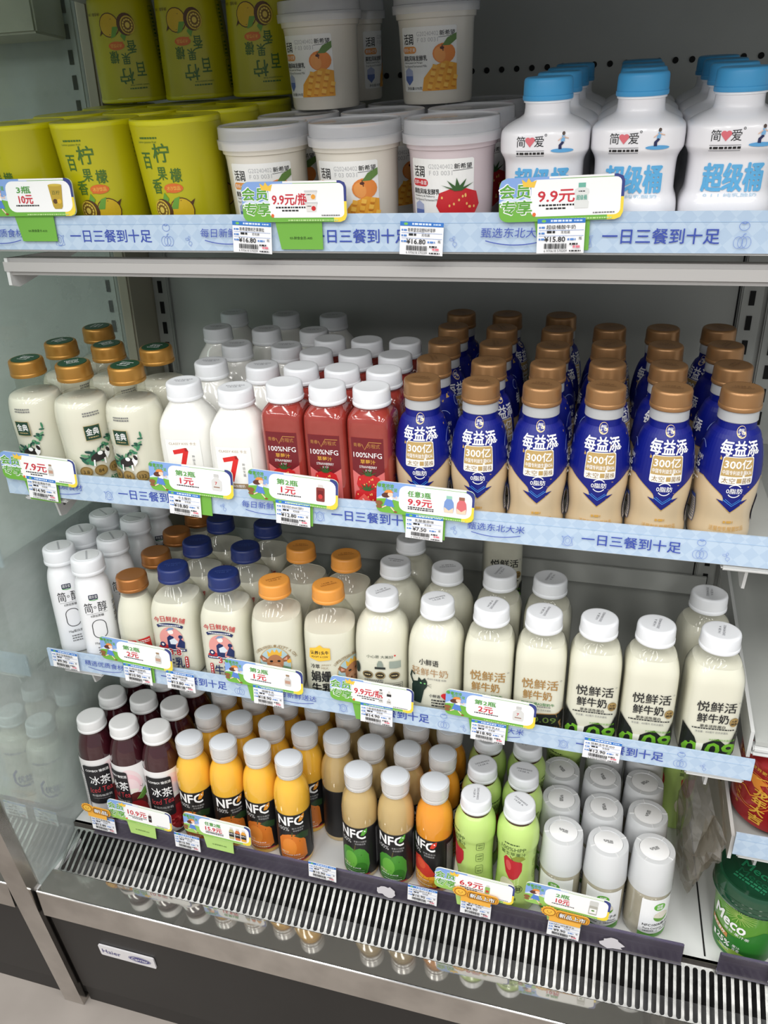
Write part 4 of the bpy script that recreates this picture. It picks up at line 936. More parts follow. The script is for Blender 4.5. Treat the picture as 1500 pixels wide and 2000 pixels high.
for r in range(3):
    for k, x in enumerate((-.6185, -.5270, -.4345)):
        place(cup, 1, x+.002*r, .797+.0935*r, 'upright yellow lemon tea cup, %s row, %s from the post side' % (ORD[r], NTH[k]), 'upright yellow cups', face=(-55, -26, -30)[k] if r == 0 else rd.uniform(-40, 40))
for x, l in ((-.612, 'first upside-down yellow cup, standing on the lidded cups next to the back frame'), (-.519, 'second upside-down yellow cup, fruit picture at its top, standing on the lidded cups'), (-.4255, 'upside-down yellow cup half hidden behind the stacked yogurt tub')):
    o = place(cup, 1, x, 1.028, l, 'upside-down yellow cups', face=-6, lift=.1135)
    th = math.atan(.14); o.location.z += .115*math.cos(th); o.location.y -= .115*math.sin(th)
    o.rotation_euler = (PI+th, 0, -o.rotation_euler[2]+PI)
# middle shelf
gold = mk_gold(); gold.scale = (1, 1, 1.043)
G = 'gold-capped milk bottles'
for (x, y, l, f) in ((-.667, .784, 'gold-capped milk bottle with green disc, front row, nearest the glass panel', -42), (-.597, .778, 'gold-capped milk bottle with green disc, middle of the front three, cow picture facing out', 6), (-.527, .779, 'gold-capped milk bottle with green disc, front row, beside the red seven bottles', -38),
                     (-.672, .858, 'gold-capped milk bottle in second row, nearest the glass panel', 30), (-.600, .854, 'gold-capped milk bottle in second row, between two others', 20), (-.5295, .851, 'gold-capped milk bottle in second row, beside the white caps', 150), (-.665, .930, 'gold-capped milk bottle alone in the third row by the back frame', 60)):
    place(gold, 2, x, y, l, G, face=f)
seven = mk_seven(); seven.scale = (1, 1, 1.046)
grid(seven, 2, [[(-.4595, .786), (-.3895, .776)], [(-.462, .860), (-.3915, .856)], [(-.463, .937), (-.3935, .939)], [(-.528, 1.012), (-.452, 1.010), (-.382, 1.012)], [(-.541, 1.094), (-.456, 1.093), (-.381, 1.092)]],
     'white square yogurt bottle with white cap', 'gold caps', 'white-capped square yogurt bottles', [8, 5, 4], jit=3)
red = mk_red(); red.scale = (1, 1, 1.045)
grid(red, 2, [[(-.3300+.0498*i-.0018*r, .776+.0565*r) for i in range(3)] for r in range(4)],
     'red strawberry juice bottle with white cap', 'white yogurt', 'strawberry juice bottles', [1, 0, -1], jit=1)
blue = mk_blue(); blue.scale = (.985, .985, 1.042)
BX = (-.1755, -.114, -.0525, .009, .0705, .134)
BYS = (.778, .777, .777, .782, .785, .793)
rows = []
for r in range(5):
    rows.append([(BX[i]-(.002*r if i < 2 else 0), BYS[i]+.0675*r+(.004*r if i > 2 else 0)) for i in range(6) if not (r == 4 and i > 2)])
grid(blue, 2, rows, 'blue yogurt drink bottle with bronze cap', 'red juice', 'bronze-capped blue bottles', [5, 6, 6, 3, 5, 8], jit=70)
# milk shelf
white = mk_white()
G = 'tall white yogurt bottles'
for x, y, l, f in ((-.692, .788, 'tall white yogurt bottle at the very end by the glass panel, front row', 0), (-.636, .772, 'tall white yogurt bottle in front row, beside the copper-capped milk', -3), (-.695, .843, 'tall white yogurt bottle second row, nearest the glass panel', 8), (-.638, .833, 'tall white yogurt bottle second row, behind the one beside copper-capped milk', 10), (-.698, .902, 'tall white yogurt bottle third row, nearest the glass panel', 20), (-.642, .897, 'tall white yogurt bottle third row, nearer the navy caps', 50), (-.698, .960, 'tall white yogurt bottle fourth row, nearest glass, cap hidden by strip', 0), (-.644, .956, 'tall white yogurt bottle fourth row, nearer navy caps, cap hidden by strip', 0)):
    place(white, 3, x, y, l, G, face=f)
copper = mk_copper()
for r, (x, y) in enumerate(((-.5765, .778), (-.581, .847), (-.587, .916), (-.588, .983))):
    place(copper, 3, x, y, 'small copper-capped milk bottle, %s of its single row from the front' % NTH[r], 'copper-capped milk bottles', face=-12 if r == 0 else 40*r)
navy = mk_navy()
grid(navy, 3, [[(-.516, .785), (-.442, .783)], [(-.521, .860), (-.447, .860)], [(-.524, .938), (-.448, .938)]], 'navy-capped square milk bottle', 'copper caps', 'navy-capped milk bottles', [6, 4, 2], jit=3)
og = [mk_orange(0), mk_orange(1)]
place(og[0], 3, -.3705, .781, 'orange-capped milk bottle with a cow picture, front row', 'orange-capped milk bottles', face=-8)
place(og[1], 3, -.3005, .786, 'orange-capped milk bottle with big black lettering, front row', 'orange-capped milk bottles', face=-5)
place(og[0], 3, -.373, .880, 'orange-capped milk bottle, second row, nearer the navy caps', 'orange-capped milk bottles', face=150)
place(og[0], 3, -.304, .869, 'orange-capped milk bottle, second row, nearer the white caps', 'orange-capped milk bottles', face=160)
ct = [mk_cat(1), mk_cat(0)]
place(ct[0], 3, -.2305, .786, 'round milk bottle showing small print and three badges, front row', 'round white-capped milk bottles', face=-8)
place(ct[1], 3, -.1605, .783, 'round milk bottle with a black cat, front row', 'round white-capped milk bottles', face=-14)
place(ct[0], 3, -.2345, .866, 'round milk bottle behind the one with three badges', 'round white-capped milk bottles', face=120)
place(ct[1], 3, -.165, .866, 'round milk bottle behind the black cat bottle', 'round white-capped milk bottles', face=150)
place(ct[0], 3, -.231, .938, 'round milk bottle farthest back, third behind the three badges', 'round white-capped milk bottles', face=170)
wv = [mk_wave(0), mk_wave(1)]
G = 'square milk bottles with a black base'
for kd, x, y, l, r in ((0, -.0955, .783, 'square milk bottle with gold lettering, next to the black cat bottle', 2), (0, -.0345, .782, 'square milk bottle with gold lettering and green small print, second of two', 2), (1, .027, .784, 'square milk bottle with black lettering, next to the gold-lettered ones', 2), (1, .0885, .785, 'square milk bottle with black lettering, middle of the three', 3), (1, .156, .787, 'square milk bottle with black lettering, last at the shelf end', 5),
                       (0, -.097, .866, 'square milk bottle in second row, behind the first gold-lettered one', 180), (0, -.034, .865, 'square milk bottle in second row, behind the second gold-lettered one', 180), (1, .152, .871, 'square milk bottle in second row, alone behind the last one', 190), (1, -.118, 1.07, 'square milk bottle far back in shadow, cap hidden by the strip above', 12)):
    place(wv[kd], 3, x, y, l, G, rot=r)
# lowest level
tea = mk_tea()
grid(tea, 4, [[(-.690, .777), (-.635, .778), (-.5805, .779)], [(-.692, .835), (-.6375, .837), (-.583, .835)], [(-.692, .893), (-.6375, .895), (-.583, .893)]], 'dark red iced tea bottle with white cap', 'the glass', 'iced tea bottles', [-8, -48, -12], kind='face', jit=60)
nf = {k: mk_nfc(k) for k in ('orange', 'apple', 'mango')}
OX = (-.527, -.4745, -.422, -.3695)
ORG = 'orange juice bottles with black labels'
for r, yy in enumerate((.778, .833, .888, .943)):
    for k, x in enumerate(OX):
        place(nf['orange'], 4, x-.0003*r, yy+(.0, .004, .006, -.004)[k] if r == 0 else yy+.004, 'orange juice bottle with black label, %s row, %s from dark teas' % (ORD[r], NTH[k]), ORG, face=(-24, -4, -24, -10)[k] if r == 0 else rd.uniform(-60, 60))
APG = 'pale apple juice bottles with black labels'
for r, k, x, y, f in ((0, 1, -.268, .776, -24), (0, 2, -.2155, .777, -16), (1, 0, -.3185, .833, 70), (1, 1, -.266, .833, 40), (1, 2, -.2125, .833, 50), (2, 0, -.3185, .888, 30), (2, 1, -.266, .889, -30), (2, 2, -.2125, .888, 0), (3, 0, -.3185, .943, 0), (3, 1, -.266, .944, 0), (3, 2, -.2125, .943, 0)):
    place(nf['apple'], 4, x, y, 'pale apple juice bottle with black label, %s row, %s from orange juices' % (ORD[r], NTH[k]), APG, face=f)
for r, y, f in ((0, .780, -36), (1, .836, 50), (2, .892, 20)):
    place(nf['mango'], 4, -.1615-.0005*r, y, 'mango juice bottle beside green bottles, %s of its file' % NTH[r], 'mango juice bottles with black labels', face=f)
hpp = mk_hpp()
grid(hpp, 4, [[(-.105, .778), (-.0475, .778)], [(-.1055, .836), (-.0485, .836)], [(-.106, .895), (-.049, .895)]], 'light green apple juice bottle', 'mango juice', 'light green apple juice bottles', [-62, -10], kind='face', jit=80)
place(hpp, 4, .002, .965, 'light green apple juice bottle half hidden behind the drum caps, nearer its own kind', 'light green apple juice bottles', face=-20)
place(hpp, 4, .1725, .985, 'light green apple juice bottle behind the last coconut water, by the plastic bag', 'light green apple juice bottles', face=40)
coco = mk_coco()
grid(coco, 4, [[(.0105, .785), (.0675, .781), (.1245, .784)], [(.004, .8425), (.061, .8405), (.1185, .843)], [(.001, .9005), (.0585, .899), (.116, .902)], [(.062, .958, 1), (.1195, .962, 2)]], 'coconut water bottle with frosted drum cap', 'green bottles', 'coconut water bottles', [-12, 6, 40], kind='face', jit=150)
# neighbouring chiller, behind the glass
vc = mk_vc()
G = 'white drink bottles behind the glass'
for x, y, l in ((-.855, .793, 'misted white drink bottle behind the glass, front row, cut by the frame'), (-.795, .784, 'misted white drink bottle behind the glass, front row, nearest the partition'), (-.862, .858, 'misted white drink bottle behind the glass, second row, farther along'), (-.800, .862, 'misted white drink bottle behind the glass, second row, at the partition'), (-.800, .935, 'misted white drink bottle behind the glass, third row')):
    place(vc, 4, x, y, l, G, face=-14 if y < .8 else 60)

def cup_lid_tea():
    t = thing('fruit_tea_cup', 'green fruit tea cup with dark domed lid on the lowest level', 'cup')
    pf = chaikin([(.031, 0), (.034, 0), (.0355, .004), (.0435, .098), (.0435, .098)], 2)
    MB().lathe(pf, 56).build('cup_body', mat('lime_green_print', (92, 150, 52), .25, coat=.4), t)
    g = mat('dark_green_lid', (18, 66, 42), .14, coat=.7)
    l = MB().lathe([(.0440, .096), (.0475, .096), (.0485, .099), (.0475, .102), (.0480, .104), (.0470, .109), (.0480, .111), (.0455, .122), (.0440, .1245), (.0410, .1240), (.0385, .1160), (.0380, .1150)], 56, bottom=False).build('lid', g, t, sharp=28)
    a = Art(); q = (36, 128, 86); a.T('Meco', 0, 8, 12, q, w=42, bold=.05); a.T('Meco', 0, -5, 9, (24, 92, 60), w=38, bold=.03); a.fine(-20, 20, -14, 3, (40, 120, 84), 2, 5); a.build('lid_lettering', l, flat_wrap(.1151))
    a = Art(); dk = (44, 118, 42)
    a.P([(-70, 2), (70, 2), (70, 56), (40, 66), (10, 44), (-20, 40), (-70, 60)], dk)
    for i in range(22): q = i*2*PI/22; a.L([(8+3*math.cos(q), 84+3*math.sin(q)), (8+20*math.cos(q), 84+14*math.sin(q))], .7, (176, 204, 110))
    a.P([(-20, 12), (30, 2), (34, 14), (10, 20)], (150, 190, 70))
    a.T('Meco', -4, 66, 18, W, w=46, bold=.055, rot=-10); a.T('蜜谷·果汁茶', 8, 50, 5.4, W, w=34, rot=-8); a.P([(-34, 50), (-3, 42), (-3, 34), (-34, 42)], (196, 134, 70)); a.T('泰式青柠', -19, 42.4, 6, W, w=24, rot=-13, bold=.02)
    a.T('25%', -9, 26, 9.5, W, w=22, bold=.04, rot=-6); a.T('果汁', 11, 27, 5, W, rot=-6); a.T('含量', 11, 21.4, 5, W, rot=-6); a.R(-28, -23, 20, 29, W); a.T('0脂肪', -6, 16, 4, W, rot=-6, w=16)
    a.build('cup_print', t, wrap_round(pf), (3, 6))
    t.location = (.247, .786, -.930+H); t.rotation_euler = (0, 0, math.atan2(-.247, .786)-.35)
    return t
cup_lid_tea()
def can():
    t = thing('festive_can', 'big red festive drink can with gold characters at the frame edge', 'can')
    r = .050
    pf = chaikin([(.040, 0), (.042, 0), (.042, .002), (r, .010), (r, .010), (r, .128), (r, .128), (.044, .142), (.0435, .144), (.0435, .144)], 2)
    MB().lathe(pf, 56, top=False).build('can_body', mat('festive_red', (176, 26, 32), .24, .35, coat=.6), t)
    l = MB().lathe([(.0435, .1435), (.0442, .1455), (.0425, .1460), (.0410, .1400), (.0385, .1395), (.0380, .1405), (.002, .1405)], 56, bottom=False).build('can_end', mat('aluminium', (176, 176, 178), .25, 1), t, sharp=30)
    MB().prism(rrect(-.009, .009, -.004, .018, .007), .1410, .1422, 'z').build('ring_pull', mat('aluminium', (176, 176, 178), .25, 1), l)
    a = Art(); g = (222, 172, 62)
    a.T('王老吉', -26, 118, 6, g, w=20, bold=.02); a.T('让世界更吉祥', 8, 116, 6, g, w=38, bold=.02)
    a.ring(0, 72, 30, 34, 1.6, (214, 110, 44), n=40); a.ring(0, 72, 26, 30, .6, g, n=40)
    a.P([(-28, 86), (-14, 100), (4, 104), (20, 98), (10, 90), (18, 80), (4, 82), (-4, 92), (-14, 88), (-20, 76)], (224, 140, 50)); a.P([(-22, 84), (-12, 94), (-6, 86), (-14, 78)], (236, 190, 70)); a.L([(-26, 74), (-18, 66), (-8, 70), (2, 62), (12, 70)], 2.4, (224, 140, 50)); a.L([(4, 100), (16, 106), (26, 100)], 1.6, (236, 190, 70))
    for i, ch in enumerate('龙年大吉'): a.T(ch, 14, 76-17*i, 15, g, w=17, bold=.06)
    for i, ch in enumerate('吉祥如意'): a.T(ch, -14, 58-9*i, 5, g, bold=.01)
    a.build('can_print', t, wrap_round(pf), (3, 6))
    t.scale = (1, 1, .84); t.location = (.2590, .835, -.752+.12*.073+H); t.rotation_mode = 'ZYX'; t.rotation_euler = (.12, 0, math.atan2(-.27, .82)-.55)
can()
# crumpled clear bag hanging between the bays
def bag():
    t = thing('plastic_bag', 'crumpled clear plastic bag squeezed between the shelf ends', 'bag', (.184, .868, -.925))
    bm = bmesh.new(); n, mrow = 24, 16; rr = random.Random(4); V = []
    for i in range(mrow+1):
        v = i/mrow; z = .02+.22*v; wx = .006+.013*math.sin(PI*min(1, v*.8+.12)); wy = .03+.085*min(1, v*1.4+.08)
        row = []
        for j in range(n):
            a = 2*PI*j/n; k = 1+.16*math.sin(3*a+5*v)+.10*math.sin(7*a-9*v)+rr.uniform(-.06, .06)
            row.append(bm.verts.new((wx*k*math.cos(a)-.004, wy*k*math.sin(a)-.03*v, z)))
        V.append(row)
    for A, B in zip(V, V[1:]):
        for j in range(n): bm.faces.new((A[j], A[(j+1) % n], B[(j+1) % n], B[j]))
    bm.faces.new(V[0][::-1])
    me = bpy.data.meshes.new('bag_film'); bm.to_mesh(me); bm.free(); me.materials.append(clear('bag_film', (222, 216, 206), .20, (196, 190, 180), .12))
    o = bpy.data.objects.new('bag_film', me); COL.objects.link(o); o.parent = t
bag()

# ---------------------------------------------------------------- promotion cards, price labels, stickers
def bottle_icon(kind):
    a = Art()
    if kind == 'bottle': a.P([(-2.6, -7), (2.6, -7), (3.2, -5), (3.2, 1), (1.4, 4.4), (1.4, 6), (-1.4, 6), (-1.4, 4.4), (-3.2, 1), (-3.2, -5)], (206, 204, 200)); a.R(-1.7, 1.7, 5.6, 7.6, (150, 120, 90)); a.R(-2.6, 2.6, -4, 0, (190, 150, 130))
    if kind == 'white': a.P([(-4, -8), (4, -8), (4.6, -6), (4.6, 2), (1.8, 5), (1.8, 6.4), (-1.8, 6.4), (-1.8, 5), (-4.6, 2), (-4.6, -6)], (214, 214, 212)); a.R(-2.2, 2.2, 6, 9, (198, 198, 196)); a.T('7', -.4, -.5, 3, RED, bold=.04); a.R(-2.8, 2.8, -5, -4, (150, 110, 90))
    if kind == 'red': a.RR(-3.6, 3.6, -9, 5, 1, (132, 52, 48)); a.R(-2, 2, 5, 8, (214, 208, 204)); a.R(-2.4, 2.4, -5, 2, (110, 28, 32)); a.E(0, -4, 2, 2.4, (206, 60, 60), n=10)
    if kind == 'two':
        for x, c, cc in ((-5, (120, 150, 206), (150, 200, 180)), (5, (214, 110, 115), (150, 100, 80))): a.P([(x-3.6, -8), (x+3.6, -8), (x+4, -3), (x+3.6, 2), (x+2, 5), (x-2, 5), (x-3.6, 2), (x-4, -3)], c); a.R(x-2.2, x+2.2, 5, 8, cc); a.P([(x-3.6, -3), (x, -6), (x+3.6, -3), (x+3.6, -8), (x-3.6, -8)], (230, 206, 180))
    if kind == 'tubs':
        for y, c in ((4.8, (230, 160, 60)), (-5.2, RED)): a.P([(-4, y-4.4), (4, y-4.4), (5, y+2.4), (-5, y+2.4)], (226, 222, 218)); a.R(-5.6, 5.6, y+2.4, y+4, (206, 206, 206)); a.E(2, y-1.6, 2, 2.2, c, n=10); a.fine(-3.6, 0, y, .7, K)
    if kind == 'drum': a.P([(-5, -9), (5, -9), (5.4, -4), (4.6, -3), (4.6, 2), (5.4, 3), (5, 6), (2.4, 7.4), (-2.4, 7.4), (-5, 6), (-5.4, 3), (-4.6, 2), (-4.6, -3), (-5.4, -4)], (222, 224, 222)); a.R(-2.6, 2.6, 7.4, 11, (110, 178, 160)); a.T('超级桶', 0, -.5, 4, (80, 160, 140), w=7.5, bold=.03); a.fine(-2.4, 2.4, 4, .8, K)
    if kind == 'cup': a.P([(-3, -10), (3, -10), (4.2, -8), (6, 9), (-6, 9), (-4.2, -8)], (186, 156, 54)); a.E(0, 9, 6, 1, (206, 180, 70)); a.T('百柠', 0, 3, 3.4, (70, 90, 40)); a.E(-1.6, -4, 2, 2, (90, 60, 30), n=10); a.E(2, -4, 2, 2, (222, 180, 60), n=10)
    if kind == 'three':
        for x, c in ((-7, (190, 180, 130)), (0, (206, 110, 60)), (7, (226, 160, 60))): a.RR(x-2.9, x+2.9, -10, 3, 1, c); a.R(x-2.9, x+2.9, -6, 1, K); a.T('NFC', x, -1.4, 2, W, bold=.03); a.P([(x-2.6, 3), (x+2.6, 3), (x+1.3, 6), (x-1.3, 6)], c); a.R(x-1.5, x+1.5, 6, 9, (220, 216, 210))
    if kind == 'dark': a.RR(-2.2, 2.2, -9, 4, 1, (60, 22, 28)); a.R(-2, 2, -6, 0, (40, 40, 42)); a.R(-1.2, 1.2, 4, 7.6, (226, 220, 216)); a.fine(-1.4, 1.4, -3, 1, W)
    if kind == 'green': a.RR(-2.8, 2.8, -8, 4, 1.2, (140, 180, 90)); a.E(0, -4, 2, 2.2, (200, 60, 60), n=10); a.R(-1.8, 1.8, 4, 7.4, (214, 214, 210))
    if kind == 'drumcap': a.RR(-3.8, 3.8, -10, 3, .8, (176, 174, 164)); a.RR(-3.8, 3.8, 3, 10, 1, (206, 206, 202)); a.R(-3.2, 3.2, -8, -1, (240, 240, 238)); a.E(0, -4, 1.6, 1.2, (90, 140, 60), n=8)
    if kind == 'four':
        for x, y in ((-5, 5), (4, 5), (-5, -6), (4, -6)): a.P([(x-2.4, y-4), (x+2.4, y-4), (x+2.4, y), (x+1, y+2), (x+1, y+4), (x-1, y+4), (x-1, y+2), (x-2.4, y)], (210, 208, 204)); a.fine(x-1.6, x+1.6, y-1.6, 1, K)
        a.R(1.6, 6.4, 1, 4.4, (50, 50, 52)); a.R(-6.4, -3.6, 8, 9.6, (60, 60, 62))
    return a
def card_art(style, l1, l2, icon, l3=None, green=(112, 176, 66)):
    a = Art(); sky = (132, 166, 222)
    out = rrect(-53, 53, -20.5, 20.5, 6.5 if style == 'girl' else 8)
    a.P(out, green)
    a.P([(-53, -2), (-53, 12), (-51, 18), (-46, 20.5), (0, 20.5), (0, -2)], sky); a.P([(-53, -2), (-44, 4), (-34, 0), (-24, 5), (-18, 0), (-18, -6), (-53, -6)], (208, 222, 240))
    a.P([(-53, -12.5), (-53, -3), (-40, -1), (-26, -4), (-10, -2), (-10, -20.5), (-45, -20.5), (-51, -18)], green)
    a.R(-10, 46, 18.6, 20.5, (240, 240, 240)); a.P([(44, 20.5), (47, 20.5), (51.5, 18.4), (53, 14), (53, 0), (44, 0)], (52, 62, 130)); a.P([(53, 0), (53, -14), (51, -18.6), (46.5, -20.5), (40, -20.5), (40, 0)], (238, 212, 66))
    x0 = -25 if style == 'member' else -28
    a.RR(x0, 50.5, -16, 18, 5 if style == 'member' else 9, (246, 246, 246))
    if style == 'member':
        for dx, dy in ((0, 0),):
            a.T('会员', -39, 8, 13.5, W, w=28, bold=.10); a.T('专享', -37.5, -7, 13.5, W, w=28, bold=.10)
            a.T('会员', -39, 8, 12.6, (92, 160, 56), w=26.6, bold=.045); a.T('专享', -37.5, -7, 12.6, (92, 160, 56), w=26.6, bold=.045)
        a.P([(-32, 12), (-33.5, 19), (-29.5, 16), (-27.5, 20), (-25, 16), (-20.5, 17.6), (-22.5, 11)], (240, 196, 70))
        a.E(-22, -14, 1.6, 2, (224, 110, 50), n=8)
        a.T(l2, -3.5, 2.5, 11.5, (200, 44, 58), w=36 if len(l2) > 5 else 31, bold=.035); a.fine(-18, 12, -6.5, 1.6, K, 1, seed=3); a.fine(-12, 5, -9.6, 1.5, K, 1, seed=5)
        a.put(bottle_icon(icon), 18, 1, 1.15); a.fine(28, 46, -14.4, 1.2, GY)
    else:
        # a running girl in hat and blue dress
        x, y = -41, -3
        a.T('春意浓浓', -43, 15.4, 5, (90, 160, 60), w=18, bold=.05); a.T('活力十足', -38, 10.6, 4.6, (110, 176, 80), w=16, bold=.05)
        a.P([(x-1, y+2), (x+5, y+1), (x+8, y-9), (x-4, y-8)], (88, 130, 206)); a.P([(x+1, y+6), (x+6, y+5), (x+6, y), (x, y+1)], (244, 244, 244)); a.E(x-1, y+6, 5.4, 3.4, (92, 50, 40), .2); a.E(x+3.4, y+7.4, 3, 3, (240, 206, 184), n=12); a.P([(x-4, y+9), (x+7, y+10), (x+4, y+13.4), (x-1, y+13)], (226, 140, 66)); a.L([(x+5, y+4), (x+10, y+3), (x+10, y+6)], 1.3, (240, 206, 184)); a.L([(x+4, y-9), (x+8, y-14)], 1.5, (240, 206, 184)); a.E(x+9.4, y-15, 2, 1.1, (150, 70, 50), n=8); a.L([(x-1, y-8), (x-6, y-11)], 1.5, (240, 206, 184)); a.E(x-9, y-5, 4, 3, (140, 92, 56)); a.E(x-9, y-10, 3.4, 2, (140, 92, 56))
        a.T(l1, -6, 8.6, 7.6, (84, 156, 66), w=25 if len(l1) > 2 else 17, bold=.03); a.T(l2, -5, -2, 9.4, (204, 44, 60), w=26 if len(l2) > 3 else 17, bold=.035); a.fine(-18, 10, -9.4, 1.4, K, 1 if not l3 else 2, 2.4)
        a.put(bottle_icon(icon), 33, 1, 1.35)
    a.fine(-6, 44, -19.4, 1.4, (190, 224, 150), 1, seed=8)
    return a
CARD_M = mat('card_edge', (236, 238, 234), .4); TAB_M = mat('green_tab', (112, 172, 66), .35)
def card(lv, x, z, style, l1, l2, icon, label, roll=0, l3=None, tab=True, tabx=0, tabtext=None, pale=False, fwd=.010):
    yf = (Y1 if lv == 1 else Y2)-fwd-(.003 if lv == 4 else 0)
    t = thing('promotion_card', label, 'promo card', (x, yf, z), 'promotion cards on the shelf edges')
    t.rotation_euler = (0, math.radians(roll), 0); t.scale = (1, 1, .88)
    MB().prism(rrect(-.053, .053, -.0205, .0205, .0065 if style == 'girl' else .008), 0, .0012, 'y').build('card_panel', CARD_M, t)
    card_art(style, l1, l2, icon, l3, (150, 196, 96) if pale else (112, 176, 66)).build('card_print', t)
    if tab:
        tm = mat('pale_green_tab', (176, 212, 120), .35) if pale else TAB_M
        o = MB().prism([(tabx-.025, -.019), (tabx+.023, -.019), (tabx+.023, -.049), (tabx-.020, -.049)], .0014, .0022, 'y').build('card_tab', tm, t)
        if tabtext:
            a = Art(); a.T(tabtext, tabx*1000+1, -37, 3.2, (50, 84, 30), w=23); a.build('tab_print', t).location = (0, .0012, 0)
    return t
def pricetag(lv, x, z, name, price, label, roll=0, fwd=.0106, clip=None):
    yf = (Y1 if lv == 1 else Y2)-fwd-(.003 if lv == 4 else 0)
    t = thing('price_tag', label, 'price tag', (x, yf, z), 'white price tags')
    t.rotation_euler = (0, math.radians(roll), 0)
    MB().box(-.0205, .0205, 0, .0006, -.0145, .0145).build('tag_paper', mat('label_paper', (240, 240, 242), .5), t)
    a = Art(); b = (50, 116, 196)
    a.R(-20.5, 20.5, 10.6, 14.5, b); a.fine(-9, 9, 11.8, 1.6, (220, 232, 246)); a.E(-15, 12.5, 2, 1.2, (120, 190, 80), n=8); a.fine(11, 18, 12, 1.2, (200, 220, 244))
    a.T(name, 0, 7.4, 3.6, K, w=min(26, 4.2*len(name))); a.fine(-19, -14, 6.4, 1.5, (80, 130, 200)); a.L([(-19, 4.8), (19.6, 4.8)], .25, b)
    a.fine(-12, -5, 2.4, 1.9, K, 1, seed=2); a.T('无包装', 4, 3.2, 2.5, K); a.fine(-19, -14, 1.6, 1.5, (80, 130, 200)); a.L([(-19, .2), (19.6, .2)], .25, b)
    a.T('¥'+price, -5, -2.6, 4.4, K, w=3.0*(len(price)+1), bold=.03); a.fine(6, 13, -3.6, 1.6, (80, 130, 200)); a.T('瓶', 17, -2, 2.6, K); a.fine(-19, -14, -3.4, 1.5, (80, 130, 200))
    rr = random.Random(len(name)*7+int(float(price)*10)); x0 = -14
    while x0 < 6:
        wd = rr.choice((.35, .6, .9)); a.R(x0, x0+wd, -10.6, -6.2, K); x0 += wd+rr.choice((.35, .6))
    a.T('6 970618 570209', -4, -12.4, 2, K, w=20); a.fine(8, 15, -7.4, 1.5, K); a.fine(11, 17, -9.8, 1.8, (226, 120, 136)); a.fine(8, 18, -13, 1.2, K)
    a.build('tag_print', t)
    return t
def sticker(x, z, txt, label, roll=0, fwd=.018, wid=1.0):
    t = thing('new_item_sticker', label, 'sticker', (x, Y2-fwd, z), 'sunny stickers for new items'); t.rotation_euler = (0, math.radians(roll), 0)
    w2 = 30*wid
    pts = [(-w2+11*math.cos(q)*(1 if i % 2 else .86)+9, 1+9*math.sin(q)*(1 if i % 2 else .86)) for i, q in enumerate(2*PI*k/28 for k in range(28))]
    MB().prism([(p[0]*.001, p[1]*.001) for p in pts], 0, .0008, 'y').build('sun_disc', mat('amber_card', (232, 166, 52), .4), t)
    MB().prism(rrect((-w2+16)*.001, w2*.001, -.0075, .0065, .006), .0002, .001, 'y').build('sticker_panel', mat('amber_card', (232, 166, 52), .4), t)
    MB().box(-.020*wid, .020*wid, .0008, .0014, -.016, -.006).build('sticker_tab', mat('amber_tab', (240, 178, 70), .4), t)
    a = Art(); b = (150, 92, 24); c = -w2+9
    a.ring(c, 1, 7.6, 6.4, .8, b, n=20); a.E(c, 1, 6.8, 5.6, (240, 188, 70)); a.E(c-2.4, 1.6, .7, .9, b, n=8); a.E(c+2.4, 1.6, .7, .9, b, n=8); a.ring(c, .6, 1.8, 1.8, .5, b, 200, 340, 8)
    x0, x1 = -w2+18.5, w2-2; a.rrring(x0, x1, -6, 5, 4, .7, b); xm = (x0+x1)/2
    a.T(txt, xm, -.4, 8.2, (70, 44, 16), w=(x1-x0)*.86, bold=.10); a.T(txt, xm, -.4, 7.4, W, w=(x1-x0)*.82, bold=.03)
    a.build('sticker_print', t)
# uppermost shelf
card(1, -.5870, -.019, 'girl', '3瓶', '10元', 'cup', 'promo card reading 3 for 10 yuan, before the yellow cups', 0, tabtext='04-鲜食渠卡-A10')
card(1, -.2935, -.026, 'member', '', '9.9元/瓶', 'tubs', 'members promo card reading 9.9 yuan a tub, before the peach yogurt tubs', 0, tabtext='03-鲜食会员-A05', tabx=.004)
card(1, -.0455, -.026, 'member', '', '9.9元', 'drum', 'members promo card reading 9.9 yuan, before the drum-shaped bottles', -1.5, tabx=.003)
pricetag(1, -.3390, -.0580, '新希望黄桃芒果果粒', '16.80', '16.80 price tag below the first peach yogurt tub', 3)
pricetag(1, -.1690, -.0590, '新希望活润塑料杯草莓', '16.80', '16.80 price tag below the strawberry yogurt tub', 2.5)
pricetag(1, -.0430, -.0565, '超级桶酸牛奶', '15.80', '15.80 price tag under the drum bottle promo card', -1, fwd=.0110)
# middle shelf
card(2, -.6475, -.325, 'member', '', '7.9元', 'bottle', 'members promo card reading 7.9 yuan, before the gold-capped milk', 2.5)
card(2, -.4405, -.3215, 'girl', '第2瓶', '1元', 'white', 'promo card with a white bottle picture, before the red seven bottles', 2)
card(2, -.3150, -.3215, 'girl', '第2瓶', '1元', 'red', 'promo card with a red juice picture, before the strawberry juice', 3)
card(2, -.1650, -.3225, 'girl', '任意3瓶', '9.9元', 'two', 'promo card reading any 3 for 9.9 yuan, before the blue bottles', 2, l3=1)
pricetag(2, -.6470, -.3505, '伊利金典鲜牛奶', '14.90', '14.90 price tag below the gold-capped milk bottles', 4, fwd=.0110)
pricetag(2, -.4520, -.3525, '卡士酸奶', '18.80', '18.80 price tag below the white square yogurt bottles', 3)
pricetag(2, -.3165, -.3510, '青春方程式100%NFC草莓汁', '12.80', '12.80 price tag below the strawberry juice', 3)
pricetag(2, -.1655, -.3525, '乳酸菌原味', '7.50', '7.50 price tag below the first blue bottles', 2)
